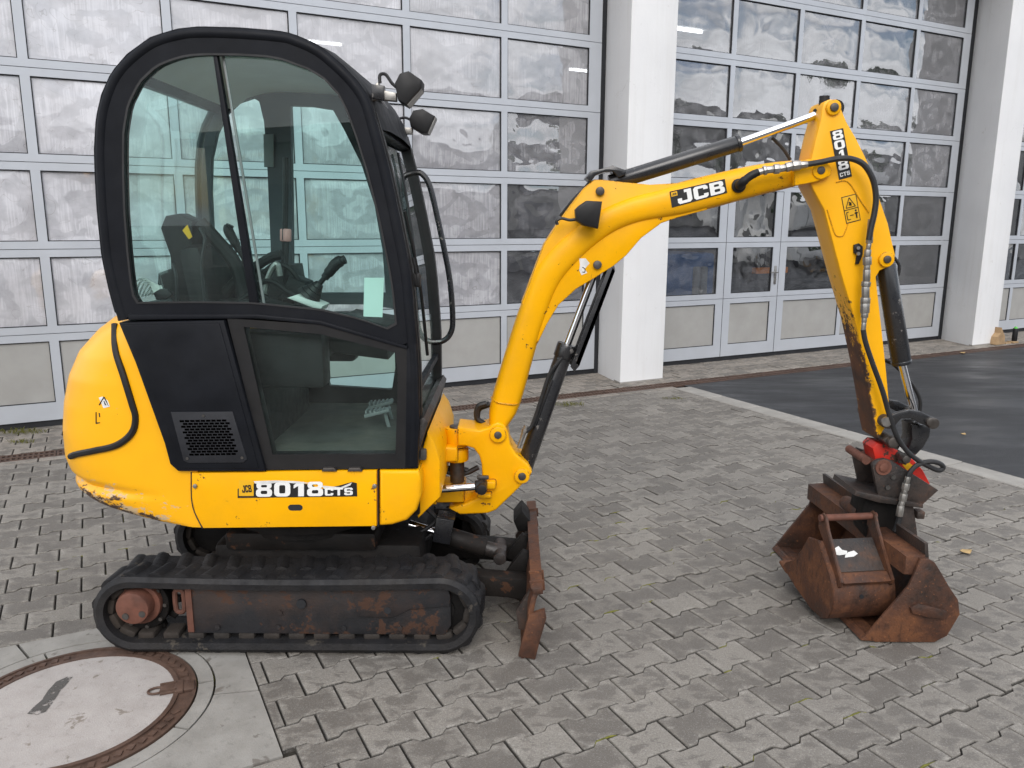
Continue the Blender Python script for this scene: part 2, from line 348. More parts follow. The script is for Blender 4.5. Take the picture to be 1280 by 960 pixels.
def prism(bm, pts, y0, y1, bev=0., seg=2):
    """polygon of (x, z) pulled from y0 to y1"""
    a = [bm.verts.new((x, y0, z)) for x, z in pts]; b = [bm.verts.new((x, y1, z)) for x, z in pts]
    n = len(pts); fs = [bm.faces.new(a), bm.faces.new(b[::-1])]
    for i in range(n): fs.append(bm.faces.new((a[i], b[i], b[(i + 1) % n], a[(i + 1) % n])))
    if bev:
        bmesh.ops.recalc_face_normals(bm, faces=fs)
        es = list({e for f_ in fs[:2] for e in f_.edges})
        bmesh.ops.bevel(bm, geom=es, offset=bev, segments=seg, affect='EDGES', profile=.5)
    return bm
def ring_prism(bm, outer, inner, y0, y1):
    """frame between two outlines with the same number of points"""
    n = len(outer); V = []
    for y in (y0, y1):
        V.append(([bm.verts.new((x, y, z)) for x, z in outer], [bm.verts.new((x, y, z)) for x, z in inner]))
    (ao, ai), (bo, bi) = V
    for i in range(n):
        j = (i + 1) % n
        bm.faces.new((ao[i], ao[j], ai[j], ai[i])); bm.faces.new((bo[i], bi[i], bi[j], bo[j]))
        bm.faces.new((ao[i], bo[i], bo[j], ao[j])); bm.faces.new((ai[i], ai[j], bi[j], bi[i]))
def box(bm, c, s, rot=None, bev=0.):
    r = bmesh.ops.create_cube(bm, size=1.); vs_ = r['verts']
    mt = Matrix.Translation(c) @ (rot.to_4x4() if rot else Matrix.Identity(4)) @ Matrix.Diagonal((*s, 1))
    bmesh.ops.transform(bm, matrix=mt, verts=vs_)
    if bev: bmesh.ops.bevel(bm, geom=list({e for v in vs_ for e in v.link_edges}), offset=bev, segments=2, affect='EDGES', profile=.5)
    return bm
def cyl(bm, p0, p1, r, seg=20, r2=None, bev=0.):
    p0, p1 = Vector(p0), Vector(p1); d = p1 - p0
    q = bmesh.ops.create_cone(bm, cap_ends=True, segments=seg, radius1=r, radius2=r if r2 is None else r2, depth=d.length)
    bmesh.ops.transform(bm, matrix=Matrix.Translation((p0 + p1) / 2) @ d.to_track_quat('Z', 'Y').to_matrix().to_4x4(), verts=q['verts'])
    if bev:
        es = [e for e in {e for v in q['verts'] for e in v.link_edges} if any(len(f_.verts) > 4 for f_ in e.link_faces)]
        bmesh.ops.bevel(bm, geom=es, offset=bev, segments=2, affect='EDGES', profile=.5)
    return bm
def spline(pts, n=6):
    pts = [Vector(p) for p in pts]; q = [pts[0] * 2 - pts[1]] + pts + [pts[-1] * 2 - pts[-2]]; o = []
    for i in range(1, len(q) - 2):
        a, b, c, d = q[i - 1:i + 3]
        for k in range(n):
            t = k / n
            o.append(.5 * ((2 * b) + (c - a) * t + (2 * a - 5 * b + 4 * c - d) * t * t + (3 * b - a - 3 * c + d) * t ** 3))
    o.append(pts[-1]); return o
def tube(bm, pts, r, seg=10, n=6, closed=False):
    pts = spline(pts, n) if n > 1 else [Vector(p) for p in pts]
    R = r if isinstance(r, (list, tuple)) else None
    up = Vector((0, 0, 1)); prev = None; rings = []
    for i, p in enumerate(pts):
        t = (pts[min(i + 1, len(pts) - 1)] - pts[max(i - 1, 0)]).normalized()
        if prev is None: u = t.orthogonal().normalized()
        else: u = (prev - t * prev.dot(t)).normalized()
        prev = u; v = t.cross(u)
        rr = R[int(round(i * (len(R) - 1) / (len(pts) - 1)))] if R else r
        rings.append([bm.verts.new(p + (u * math.cos(k * 2 * math.pi / seg) + v * math.sin(k * 2 * math.pi / seg)) * rr) for k in range(seg)])
    for a, b in zip(rings, rings[1:]):
        for k in range(seg): bm.faces.new((a[k], a[(k + 1) % seg], b[(k + 1) % seg], b[k]))
    bm.faces.new(rings[0][::-1]); bm.faces.new(rings[-1])
    return bm
def pieces(name, m, parent, fns, smooth=35):
    for f_ in fns:
        bm = B(); f_(bm); link_mesh(name, bm, m, parent, smooth)
def hexbolt(bm, p, r=.009, h=.008, d=(0, -1, 0)):
    p = Vector(p); cyl(bm, p, p + Vector(d) * h, r, 6)

def rrect(x0, y0, x1, y1, r, n=4, sq=()):
    o = []
    for k, (cx, cy, a0) in enumerate(((x1 - r, y0 + r, -.5), (x1 - r, y1 - r, 0), (x0 + r, y1 - r, .5), (x0 + r, y0 + r, 1))):
        for i in range(n + 1):
            t = (a0 + .5 * i / n) * math.pi
            if k in sq: o.append(((x1, x1, x0, x0)[k], (y0, y1, y1, y0)[k]) if i == 2 else ((cx + r * (1 if k < 2 else -1) * min(1, (i if k in (0, 2) else n - i) / 2), cy + r * (-1 if k in (0, 3) else 1) * min(1, ((n - i) if k in (0, 2) else i) / 2))))
            else: o.append((cx + r * math.cos(t), cy + r * math.sin(t)))
    return o
GL = {
 'J': [[(.5, 1), (1, 1), (1, .15), (.86, 0), (.12, 0), (0, .12), (0, .42), (.3, .42), (.3, .21), (.68, .21), (.68, .79), (.5, .79)]],
 'C': [[(1, .66), (1, .86), (.86, 1), (.14, 1), (0, .86), (0, .14), (.14, 0), (.86, 0), (1, .14), (1, .34), (.69, .34), (.69, .21), (.31, .21), (.31, .79), (.69, .79), (.69, .66)]],
 '1': [[(.36, 0), (.72, 0), (.72, 1), (.40, 1), (.08, .78), (.08, .55), (.36, .72)]],
 'T': [[(.35, 0), (.65, 0), (.65, .79), (1, .79), (1, 1), (0, 1), (0, .79), (.35, .79)]],
 'S': [[(0, .34), (0, .14), (.14, 0), (.86, 0), (1, .14), (1, .46), (.86, .6), (.31, .6), (.31, .8), (.69, .8), (.69, .71), (1, .71), (1, .86), (.86, 1), (.14, 1), (0, .86), (0, .54), (.14, .4), (.69, .4), (.69, .2), (.31, .2), (.31, .34)]],
 '0': [(rrect(0, 0, 1, 1, .26), rrect(.31, .21, .69, .79, .1))],
 '8': [(rrect(0, 0, 1, .545, .2), rrect(.3, .18, .7, .42, .08)), (rrect(.03, .5455, .97, 1, .19), rrect(.31, .645, .69, .82, .08))],
 'B': [(rrect(0, 0, 1, .53, .2, sq=(2, 3)), rrect(.3, .19, .69, .42, .08)), (rrect(0, .5305, .95, 1, .19, sq=(2, 3)), rrect(.3, .62, .66, .81, .08))],
}
def text_mesh(txt, quad, off=0., thick=.0006):
    """block lettering filling a quad (bottom left, bottom right, top right, top left in world space)"""
    bm = B(); a, b, c, d = [Vector(q) for q in quad]; nrm = (b - a).cross(d - a).normalized()
    wd = {'1': .78}; tot = sum(wd.get(ch, 1) + .13 for ch in txt) - .13; x = 0.
    def pt(s, t): return (a * (1 - s) + b * s) * (1 - t) + (d * (1 - s) + c * s) * t
    for ch in txt:
        for shp in GL[ch]:
            if isinstance(shp, tuple):
                o, i_ = [[bm.verts.new(pt((x + p[0]) / tot, p[1])) for p in r] for r in shp]
                for k in range(len(o)): bm.faces.new((o[k - 1], o[k], i_[k], i_[k - 1]))
            else: bm.faces.new([bm.verts.new(pt((x + p[0]) / tot, p[1])) for p in shp])
        x += wd.get(ch, 1) + .13
    r = bmesh.ops.extrude_face_region(bm, geom=list(bm.faces))
    bmesh.ops.translate(bm, verts=[v for v in r['geom'] if isinstance(v, bmesh.types.BMVert)], vec=nrm * thick)
    return bm
def quadplate(bm, q, thick=.001):
    q = [Vector(v) for v in q]; n = (q[1] - q[0]).cross(q[3] - q[0]).normalized()
    a = [bm.verts.new(v) for v in q]; b = [bm.verts.new(v - n * thick) for v in q]; m_ = len(q)
    bm.faces.new(a); bm.faces.new(b[::-1])
    for i in range(m_): bm.faces.new((a[i], b[i], b[(i + 1) % m_], a[(i + 1) % m_]))
    return bm

# ================================================================== GROUND
GZ = -.022
def sheet(name, m, quads, z, label=None):
    bm = B()
    for (u0, u1, a, b) in quads:
        bm.faces.new([bm.verts.new(uw(*p, z)) for p in ((u0, a), (u1, a), (u1, b), (u0, b))])
    o = link_mesh(name, bm, m, smooth=0); tag(o, kind='structure'); return o
KU0, KU1 = 5.25, 5.455                  # kerb between yard and road
DN0, DN1 = -6.665, -6.485               # drain channel
DOORN = -7.48                           # plane of the hall doors
SLAB = (-.80, .405, -3.535, -2.345); MHC = (-.20, -2.945)
bm = B()
# one sheet to the horizon, open where the yard, the road and the manhole lie a little higher on their own sheets
bm.faces.new([bm.verts.new((x, y, -.06)) for x, y in ((-300, -300), (300, -300), (300, 300), (-300, 300))])
ground = tag(link_mesh('ground', bm, 'asphalt', smooth=0), kind='structure')
yard = sheet('paved_yard', 'joint', [(-9, KU0, -8.2, 4)], GZ)
road = sheet('asphalt_road', 'asphalt', [(KU1, 40, DN1, 9)], -.004)

PL, PP, PU0, PN0 = .2075, .1445, 1.487, -2.01
GAP = .0025
def bone(l, e, m_): return [(-l, -e), (-.063, -e), (-.041, -m_), (.041, -m_), (.063, -e), (l, -e), (l, e), (.063, e), (.041, m_), (-.041, m_), (-.063, e), (-l, e)]
OUT0 = bone(PL / 2 - GAP, .083 - GAP, .0625 - GAP)
def clip(poly, ax, val, sgn):
    o = []
    for i in range(len(poly)):
        a, b = poly[i - 1], poly[i]; da, db = (a[ax] - val) * sgn, (b[ax] - val) * sgn
        if (da < 0) != (db < 0):
            t = da / (da - db); o.append((a[0] + (b[0] - a[0]) * t, a[1] + (b[1] - a[1]) * t))
        if db >= 0: o.append(b)
    return o
def area(p): return abs(sum(p[i - 1][0] * p[i][1] - p[i][0] * p[i - 1][1] for i in range(len(p)))) / 2
def inset(poly, d):
    c = (sum(p[0] for p in poly) / len(poly), sum(p[1] for p in poly) / len(poly))
    return [(p[0] - math.copysign(min(d, abs(p[0] - c[0])), p[0] - c[0]), p[1] - math.copysign(min(d, abs(p[1] - c[1])), p[1] - c[1])) for p in poly]
def paver_geo(bm, poly, base, U, N, z, tilt=(0, 0), tone=None, lay=None):
    """a stone with chamfered rim; poly in stone coordinates"""
    top = inset(poly, .0045); rings = []
    for pl, dz in ((inset(poly, .032), 0), (top, 0), (poly, -.0055), (poly, -.04)):
        rings.append([bm.verts.new(base + U * a + N * b + Vector((0, 0, z + dz + tilt[0] * a + tilt[1] * b))) for a, b in pl])
    fs = [bm.faces.new(rings[0])]
    for r0, r1 in zip(rings, rings[1:]):
        for i in range(len(poly)): fs.append(bm.faces.new((r0[i - 1], r0[i], r1[i], r1[i - 1])))
    if lay is not None:
        for v in {v for f_ in fs for v in f_.verts}: v[lay] = tone
        el = bm.verts.layers.float['heart']
        for v in rings[0]: v[el] = 1.
        for v in rings[2] + rings[3]: v[el] = -1.
def tone_layer(bm):
    bm.verts.layers.float.new('heart'); return bm.verts.layers.float.new('tone')
def stone_mesh(name, poly, m):
    bm = B(); lay = tone_layer(bm); paver_geo(bm, poly, Vector(), Vector((1, 0, 0)), Vector((0, -1, 0)), 0, lay=lay, tone=0.)
    bmesh.ops.recalc_face_normals(bm, faces=bm.faces); me = bpy.data.meshes.new(name); bm.to_mesh(me); bm.free(); me.materials.append(M[m]); return me
me_paver = stone_mesh('paver', OUT0, 'paver')
rot_w = WYAW
stones = []
NB0, NB1 = -6.375, 3.6
for k in range(-31, 40):
    n = PN0 + PP * k
    for j in range(-52, 22):
        u = PU0 + PL * .5 + j * PL + (k % 2) * PL / 2
        if u < -8.6 or u - PL / 2 > KU0 - .012 or n - .083 > NB1 or n + .083 < NB0: continue
        poly = OUT0; cut = False
        if u + PL / 2 > KU0 - .006: poly = clip(poly, 0, KU0 - .006 - u, -1); cut = True
        if n - .083 < NB0: poly = clip(poly, 1, NB0 + .004 - n, 1); cut = True
        if u + PL / 2 > SLAB[0] and u - PL / 2 < SLAB[1] and n + .083 > SLAB[2] and n - .083 < SLAB[3]:
            cut = True
            du = max(u - SLAB[1], SLAB[0] - u); dn = max(n - SLAB[3], SLAB[2] - n)
            if u > SLAB[1] - PL / 2 and n > SLAB[2] - .03 and n < SLAB[3] + .03: poly = clip(poly, 0, SLAB[1] + .006 - u, 1)
            elif u < SLAB[0] + PL / 2 and n > SLAB[2] - .03 and n < SLAB[3] + .03: poly = clip(poly, 0, SLAB[0] - .006 - u, -1)
            elif n < SLAB[2] + .083: poly = clip(poly, 1, SLAB[2] - .006 - n, -1)
            elif n > SLAB[3] - .083: poly = clip(poly, 1, SLAB[3] + .006 - n, 1)
            else: continue
        if len(poly) < 3 or area(poly) < .0006: continue
        c = uw(u, n); q = proj(c) if c.y > .3 else (-999, 0, 0)
        vis = -40 < q[0] < 1320 and 400 < q[1] < 1010 and not cut
        size = 0
        if vis:
            a1, a2, a3 = proj(c), proj(uw(u + .1, n)), proj(uw(u, n + .1))
            size = abs((a2[0] - a1[0]) * (a3[1] - a1[1]) - (a2[1] - a1[1]) * (a3[0] - a1[0]))
        stones.append((size, u, n, poly))
stones.sort(key=lambda s: -s[0])
def jit(): return random.gauss(0, .0016), (random.gauss(0, .008), random.gauss(0, .009))
singles = stones[:300]; rest = stones[300:]
for _, u, n, poly in singles:
    o = bpy.data.objects.new('paver', me_paver); COL.objects.link(o); o.parent = yard
    z, tl = jit()
    o.location = uw(u, n, z); o.rotation_euler = (tl[0], tl[1], WYAW + random.gauss(0, .004) + (math.pi if random.random() < .5 else 0))
bm = B(); lay = tone_layer(bm)
for _, u, n, poly in rest:
    z, tl = jit(); paver_geo(bm, poly, uw(u, n), UW, NW, z, tl, random.random(), lay)
tag(link_mesh('paver_field', bm, 'paver', yard, smooth=0), kind='stuff')

# moss that has come up in some joints of the foreground
bm = B(); rm = random.Random(3)
edge_line = [(-PL / 2, .083), (-.063, .083), (-.041, .0625), (.041, .0625), (.063, .083), (PL / 2, .083)]
for _, u, n, poly in stones[:420]:
    if rm.random() > (.22 if u > 1.3 else .06): continue
    i0 = rm.randrange(0, 4); seg = edge_line[i0:i0 + rm.randrange(2, 4)]; pts = []
    for (x0, y0), (x1, y1) in zip(seg, seg[1:]):
        for t in (0, .34, .67): pts.append(uw(u + lerp_(x0, x1, t), n + lerp_(y0, y1, t) + rm.gauss(0, .0012), -.0042 + rm.gauss(0, .0012)))
    pts.append(uw(u + seg[-1][0], n + seg[-1][1], -.005)); rr_ = [rm.uniform(.0022, .0052) for _ in pts]; rr_[0] = rr_[-1] = .001
    tube(bm, pts, rr_, 6, 1)
tag(link_mesh('joint_moss', bm, 'moss', yard, smooth=60), kind='stuff')

# border course of plain blocks against the drain
me_blk = stone_mesh('border_block', [(-.117, -.046), (.117, -.046), (.117, .046), (-.117, .046)], 'paver_beige')
for j in range(60):
    u = -8.5 + j * .24
    if u + .12 > KU1: break
    o = bpy.data.objects.new('border_block', me_blk); COL.objects.link(o); o.parent = yard
    o.location = uw(u, -6.43, random.gauss(0, .001)); o.rotation_euler = (0, 0, WYAW)

# pavement strip between the drain and the hall
strip = sheet('pavement_strip', 'joint', [(-9, 24, -8.4, DN0)], -.0215)
me_sp = stone_mesh('strip_paver', OUT0, 'paver_beige')
sp_ = []
for k in range(0, 6):
    n = DN0 - .083 - .006 - k * PP
    for j in range(-45, 110):
        u = .09 + j * PL + (k % 2) * PL / 2
        if u < -6 or u > 15.5: continue
        sp_.append((u, n))
def vis_key(s):
    q = proj(uw(*s)); return 0 if (-30 < q[0] < 1310) else 1
sp_.sort(key=vis_key)
vis_n = sum(1 for s in sp_ if vis_key(s) == 0)
for u, n in sp_[:min(300, vis_n)]:
    o = bpy.data.objects.new('strip_paver', me_sp); COL.objects.link(o); o.parent = strip
    z, tl = jit(); o.location = uw(u, n, z); o.rotation_euler = (tl[0], tl[1], WYAW + (math.pi if random.random() < .5 else 0))
bm = B(); lay = tone_layer(bm)
for u, n in sp_[min(300, vis_n):]:
    z, tl = jit(); paver_geo(bm, OUT0, uw(u, n), UW, NW, z, tl, random.random(), lay)
tag(link_mesh('strip_paver_field', bm, 'paver_beige', strip, smooth=0), kind='stuff')

# kerb of flush concrete stones
bm = B(); bm.faces.new([bm.verts.new(uw(*p, -.02)) for p in ((KU0, -6.5), (KU1, -6.5), (KU1, 6), (KU0, 6))])
kerb = tag(link_mesh('kerb', bm, 'joint', smooth=0), kind='structure')
me_k = stone_mesh('kerb_stone', [(-.1, -.246), (.1, -.246), (.1, .246), (-.1, .246)], 'kerbm')
for i in range(24):
    o = bpy.data.objects.new('kerb_stone', me_k); COL.objects.link(o); o.parent = kerb
    o.location = uw((KU0 + KU1) / 2, -6.13 + i * .5, .002 + random.gauss(0, .0012)); o.rotation_euler = (0, 0, WYAW + random.gauss(0, .003))

# slotted drain along the front
dr = thing('drain_channel', 'long slotted iron drain channel between the paved strip and the yard', 'drain', uw(2, -6.575, 0))
bm = B(); q = [uw(-6, DN0, -.03), uw(16, DN0, -.03), uw(16, DN1, -.03), uw(-6, DN1, -.03)]
quadplate(bm, q, .02); link_mesh('channel_bed', bm, 'dark_seal', dr, smooth=0)
bm = B(); gl_ = .496
for y in (-.079, 0, .079): box(bm, (0, y, -.008), (gl_, .022 if y else .03, .016))
for i in range(15): box(bm, (-gl_ / 2 + .008 + i * (gl_ - .016) / 14, 0, -.0085), (.014, .16, .0155))
bmesh.ops.recalc_face_normals(bm, faces=bm.faces); me_g = bpy.data.meshes.new('grate'); bm.to_mesh(me_g); bm.free(); me_g.materials.append(M['iron'])
for i in range(42):
    o = bpy.data.objects.new('grate', me_g); COL.objects.link(o); o.parent = dr
    o.location = uw(-5.6 + i * .5, -6.575, .0) - ROOT[dr.name]; o.rotation_euler = (0, 0, WYAW)

# concrete slabs round the manhole
def circ(r, a0, a1, n): return [(MHC[0] + r * math.cos(a0 + (a1 - a0) * i / n), MHC[1] + r * math.sin(a0 + (a1 - a0) * i / n)) for i in range(n + 1)]
def flat(name, poly, m, parent, z=0., th=.04, rim=.004):
    bm = B(); base = Vector()
    n_ = len(poly); c = (sum(p[0] for p in poly) / n_, sum(p[1] for p in poly) / n_)
    r0 = [bm.verts.new(uw(p[0], p[1], z)) for p in poly]; r1 = [bm.verts.new(uw(p[0], p[1], z - th)) for p in poly]
    bm.faces.new(r0)
    for i in range(n_): bm.faces.new((r0[i - 1], r0[i], r1[i], r1[i - 1]))
    return link_mesh(name, bm, m, parent, smooth=30)
R1, R2, R3 = .413, .474, .0025
corners = [(SLAB[1], SLAB[3]), (SLAB[0], SLAB[3]), (SLAB[0], SLAB[2]), (SLAB[1], SLAB[2])]
mids = [(SLAB[1], -2.757), (-.25, SLAB[3]), (SLAB[0], -3.1), (-.40, SLAB[2])]
angs = [math.atan2(p[1] - MHC[1], p[0] - MHC[0]) for p in mids]
for i in range(4):
    a0, a1 = angs[i] + .010, angs[(i + 1) % 4] - .010
    if a1 < a0: a1 += 2 * math.pi
    d = .005
    arc = circ(R2 + .004, a0, a1, 22)
    m0, m1 = mids[i], mids[(i + 1) % 4]
    def shf(p, q, s): return (p[0] + (q[0] - p[0]) / math.dist(p, q) * s, p[1] + (q[1] - p[1]) / math.dist(p, q) * s)
    poly = arc[::-1] + [shf(m0, corners[i], .006), corners[i], shf(m1, corners[i], .006)]
    flat('concrete_slab', poly, 'slab', yard, random.uniform(-.001, .002))
for i in range(10):
    a0 = .1 + i * math.pi / 5 + .009; a1 = a0 + math.pi / 5 - .018
    flat('collar_stone', circ(R1 + .004, a0, a1, 9) + circ(R2 - .004, a0, a1, 9)[::-1], 'slab', yard, random.uniform(-.001, .002))

mh = thing('manhole_cover', 'round concrete filled manhole cover in a rusty cast iron ring', 'manhole cover', uw(*MHC, 0))
flat('lid', circ(.336, 0, 2 * math.pi, 64)[:-1], 'lid', mh, .004)
def annulus(name, r0, r1, z, th, m, parent, n=64):
    bm = B(); V = []
    for i in range(n):
        a = 2 * math.pi * i / n; d = (math.cos(a), math.sin(a))
        V.append([bm.verts.new(uw(MHC[0] + r * d[0], MHC[1] + r * d[1], zz)) for r, zz in ((r0, z - th), (r0, z), (r1, z), (r1, z - th))])
    for i in range(n):
        for k in range(3): bm.faces.new((V[i - 1][k], V[i - 1][k + 1], V[i][k + 1], V[i][k]))
    return link_mesh(name, bm, m, parent, smooth=30)
ringo = annulus('iron_ring', .340, .408, .0, .05, 'iron', mh)
annulus('lid_rim', .336, .352, .007, .03, 'iron', mh)
annulus('outer_rim', .399, .411, .005, .03, 'iron', mh)
for i in range(58):
    a = 2 * math.pi * i / 58
    if .02 < a % (math.pi / 2) < .5: continue
    bm = B(); box(bm, uw(MHC[0] + .376 * math.cos(a), MHC[1] + .376 * math.sin(a), .002), (.026, .02, .007), Matrix.Rotation(a + WYAW, 3, 'Z')); link_mesh('cleat', bm, 'iron', ringo, smooth=0)
a0 = .13; ca = uw(math.cos(a0), math.sin(a0)) ; rt = Matrix.Rotation(a0 - WYAW * 0 + WYAW, 3, 'Z')
bm = B(); cc_ = uw(*MHC)
e_r = UW * math.cos(a0) + NW * math.sin(a0); e_t = UW * -math.sin(a0) + NW * math.cos(a0)
rot_e = Matrix((e_r, e_t, (0, 0, 1))).transposed()
box(bm, cc_ + e_r * .315 + Vector((0, 0, .008)), (.055, .06, .014), rot_e, .003)
box(bm, cc_ + e_r * .352 + Vector((0, 0, .008)), (.03, .075, .016), rot_e, .003)
box(bm, cc_ + e_r * .385 + Vector((0, 0, .006)), (.04, .06, .012), rot_e, .003)
for s in (-1, 1): box(bm, cc_ + e_r * .315 + e_t * .024 * s + Vector((0, 0, .014)), (.055, .008, .012), rot_e)
link_mesh('lifting_hinge', bm, 'iron', mh)
bm = B(); tube(bm, [cc_ + e_r * (.275 + .028 * math.cos(t)) + e_t * .02 * math.sin(t) + Vector((0, 0, .010)) for t in [i * math.pi / 8 for i in range(17)]], .0045, 8, 1)
link_mesh('lifting_eye', bm, 'iron', mh)
g_ = [(-.33, -2.65), (-.30, -2.66)]
bm = B(); st_ = [(-.235, -2.80), (-.205, -2.765), (-.15, -2.80), (-.07, -2.93), (-.055, -3.01), (-.085, -3.0), (-.13, -2.93)]
# dark tar smear left on the lid
SMEAR = [(-0.334, -2.97), (-0.317, -3.005), (-0.294, -3.039), (-0.275, -3.1), (-0.252, -3.149), (-0.216, -3.168), (-0.197, -3.158), (-0.222, -3.104), (-0.235, -3.079), (-0.258, -3.005), (-0.277, -2.955), (-0.304, -2.947)]
def smear_mat():
    g = NT('tar_smear'); v = g.pos(); a = g.rng(g.noise(v, 30, 5, .7), .38, .5)
    t_ = g.n('ShaderNodeBsdfTransparent').outputs[0]
    return g.end(g.n('ShaderNodeMixShader', {0: a, 1: t_, 2: g.pbr(base=(.08, .075, .07), rough=.8)}).outputs[0])
bm.faces.new([bm.verts.new(uw(p[0], p[1], .0055)) for p in SMEAR])
link_mesh('tar_smear', bm, smear_mat(), mh, smooth=0)

# moss and grass in the joints, fallen leaves
def tuft(u, n, r, cnt, h=.03):
    bm = B(); c = uw(u, n, 0)
    for i in range(cnt):
        a = random.uniform(0, 6.28); d = random.random() ** .7 * r; p = c + Vector((math.cos(a) * d * 1.7, math.sin(a) * d * .7, -.004))
        b = random.uniform(0, 6.28); l = random.uniform(.4, 1) * h; s = Vector((math.cos(b), math.sin(b), 0)); t_ = s.cross(Vector((0, 0, 1))) * .0016
        tip = p + s * l * .6 + Vector((0, 0, l * .8))
        bm.faces.new([bm.verts.new(q) for q in (p - t_, p + t_, (p + tip) / 2 + t_ + Vector((0, 0, l * .15)), tip, (p + tip) / 2 - t_ + Vector((0, 0, l * .15)))])
    return bm
for i, (u, n, r, c_, h, lb) in enumerate([(-.62, -7.36, .12, 160, .05, 'low green weed clump against the bottom of the wide left hall door'),
        (-.60, -7.02, .06, 70, .04, 'small weed sprouting in the beige strip before the left hall door'),
        (-.22, -7.12, .035, 50, .04, 'tiny weed in a beige paver joint just behind the yellow counterweight'),
        (3.86, -6.22, .10, 110, .05, 'small grass tuft in the yard joints beside the drain, behind the boom cylinder'),
        (4.93, -6.0, .07, 60, .03, 'sparse grass near the corner of kerb and drain')]):
    tag(link_mesh('grass_tuft', tuft(u, n, r, c_, h), 'moss', smooth=0, loc=uw(u, n, 0)), lb, 'weed', 'weeds in the paving joints')
def leaf(px, py, s, rot, label):
    d = MC.transposed() @ Vector(((px - 640) / F, (py - 480) / F, 1)); c = CPOS + d * (-CAMH / d.z)
    bm = B(); vs_ = []
    N_ = 12; mid = []
    L_ = []; R_ = []
    for i in range(7):
        t = i / 6; wv = math.sin(math.pi * t) ** .8 * .38 * (1 + .25 * math.sin(i * 2.4))
        x = (t - .5); zc = .10 * (x * 2) ** 2
        def W_(x, y, z): return c + Matrix.Rotation(rot, 3, 'Z') @ Vector((x * s, y * s, z * s + .006))
        mid.append(bm.verts.new(W_(x, 0, zc))); L_.append(bm.verts.new(W_(x, wv, zc + .12))); R_.append(bm.verts.new(W_(x, -wv, zc + .07)))
    for i in range(6):
        bm.faces.new((mid[i], mid[i + 1], L_[i + 1], L_[i])); bm.faces.new((mid[i], R_[i], R_[i + 1], mid[i + 1]))
    bmesh.ops.remove_doubles(bm, verts=bm.verts, dist=1e-5)
    tag(link_mesh('fallen_leaf', bm, 'leafm', smooth=60, loc=c), label, 'leaf', 'fallen leaves')
leaf(1204, 544, .05, .5, 'yellow leaf lying on the wet asphalt')
leaf(1207, 692, .065, .15, 'ochre leaf on the pavers behind the rusty wide bucket')
leaf(1203, 442, .08, .1, 'pale leaf on the asphalt edge by the far white pillar')

# ================================================================== HALL
bld = thing('workshop_hall', 'white workshop hall with tall glazed sectional doors between plaster pillars', 'building', uw(5.2, DOORN, 0))
PILN = -6.835
def wbox(bm, u0, u1, n0, n1, z0, z1, bev=0.):
    c = uw((u0 + u1) / 2, (n0 + n1) / 2, (z0 + z1) / 2)
    return box(bm, c, (u1 - u0, abs(n1 - n0), z1 - z0), Matrix.Rotation(WYAW, 3, 'Z'), bev)
DOORS = [(-1.50, 4.987), (5.475, 11.085), (11.64, 17.6)]
PILS = [(-2.05, -1.97, -1.53), (4.883, 5.082, 5.455), (10.905, 11.25, 11.475), (17.53, 17.63, 18.15)]   # front corner, back corner, far side
def pillar_geo(a0, a1, b0, n0, n1, z0, z1, bev):
    bm = B(); pl = [(a0, n0), (b0, n0), (b0, n1), (a1, n1)]
    lo_ = [bm.verts.new(uw(*p, z0)) for p in pl]; hi_ = [bm.verts.new(uw(*p, z1)) for p in pl]
    bm.faces.new(lo_); bm.faces.new(hi_[::-1]); [bm.faces.new((lo_[i - 1], lo_[i], hi_[i], hi_[i - 1])) for i in range(4)]
    if bev: bmesh.ops.recalc_face_normals(bm, faces=bm.faces); bmesh.ops.bevel(bm, geom=[e for e in bm.edges if abs(e.verts[0].co.z - e.verts[1].co.z) > 1], offset=bev, segments=3, affect='EDGES', profile=.5)
    return bm
for a0, a1, b0 in PILS:
    link_mesh('pillar', pillar_geo(a0, a1, b0, PILN, DOORN - .25, 0, 5.3, .012), 'plaster', bld)
    link_mesh('pillar_foot', pillar_geo(a0 - .003, a1 - .003, b0 + .003, PILN + .004, DOORN - .2, -.02, .016, 0), 'kerbm', bld, 0)
bm = B(); wbox(bm, -2.05, 18.15, PILN + .02, DOORN - .30, 5.3, 6.9); link_mesh('lintel_wall', bm, 'plaster', bld, smooth=0)
bm = B(); wbox(bm, -2.4, 18.5, PILN + .25, DOORN - 14.3, 6.9, 7.1); link_mesh('roof', bm, 'roof', bld, smooth=0)
bm = B()
wbox(bm, -2.05, -1.85, DOORN - .3, DOORN - 14, 0, 6.9); wbox(bm, 17.95, 18.15, DOORN - .3, DOORN - 14, 0, 6.9); wbox(bm, -1.85, 17.95, DOORN - 13.8, DOORN - 14, 0, 6.9)
link_mesh('wall', bm, 'concrete_in', bld, smooth=0)
bm = B(); wbox(bm, -1.85, 17.95, DOORN - .06, DOORN - 13.8, -.03, .0); link_mesh('floor', bm, 'concrete_in', bld, smooth=0)
RAILS = [.775, 1.455, 2.13, 2.835, 3.535, 4.26, 4.98]
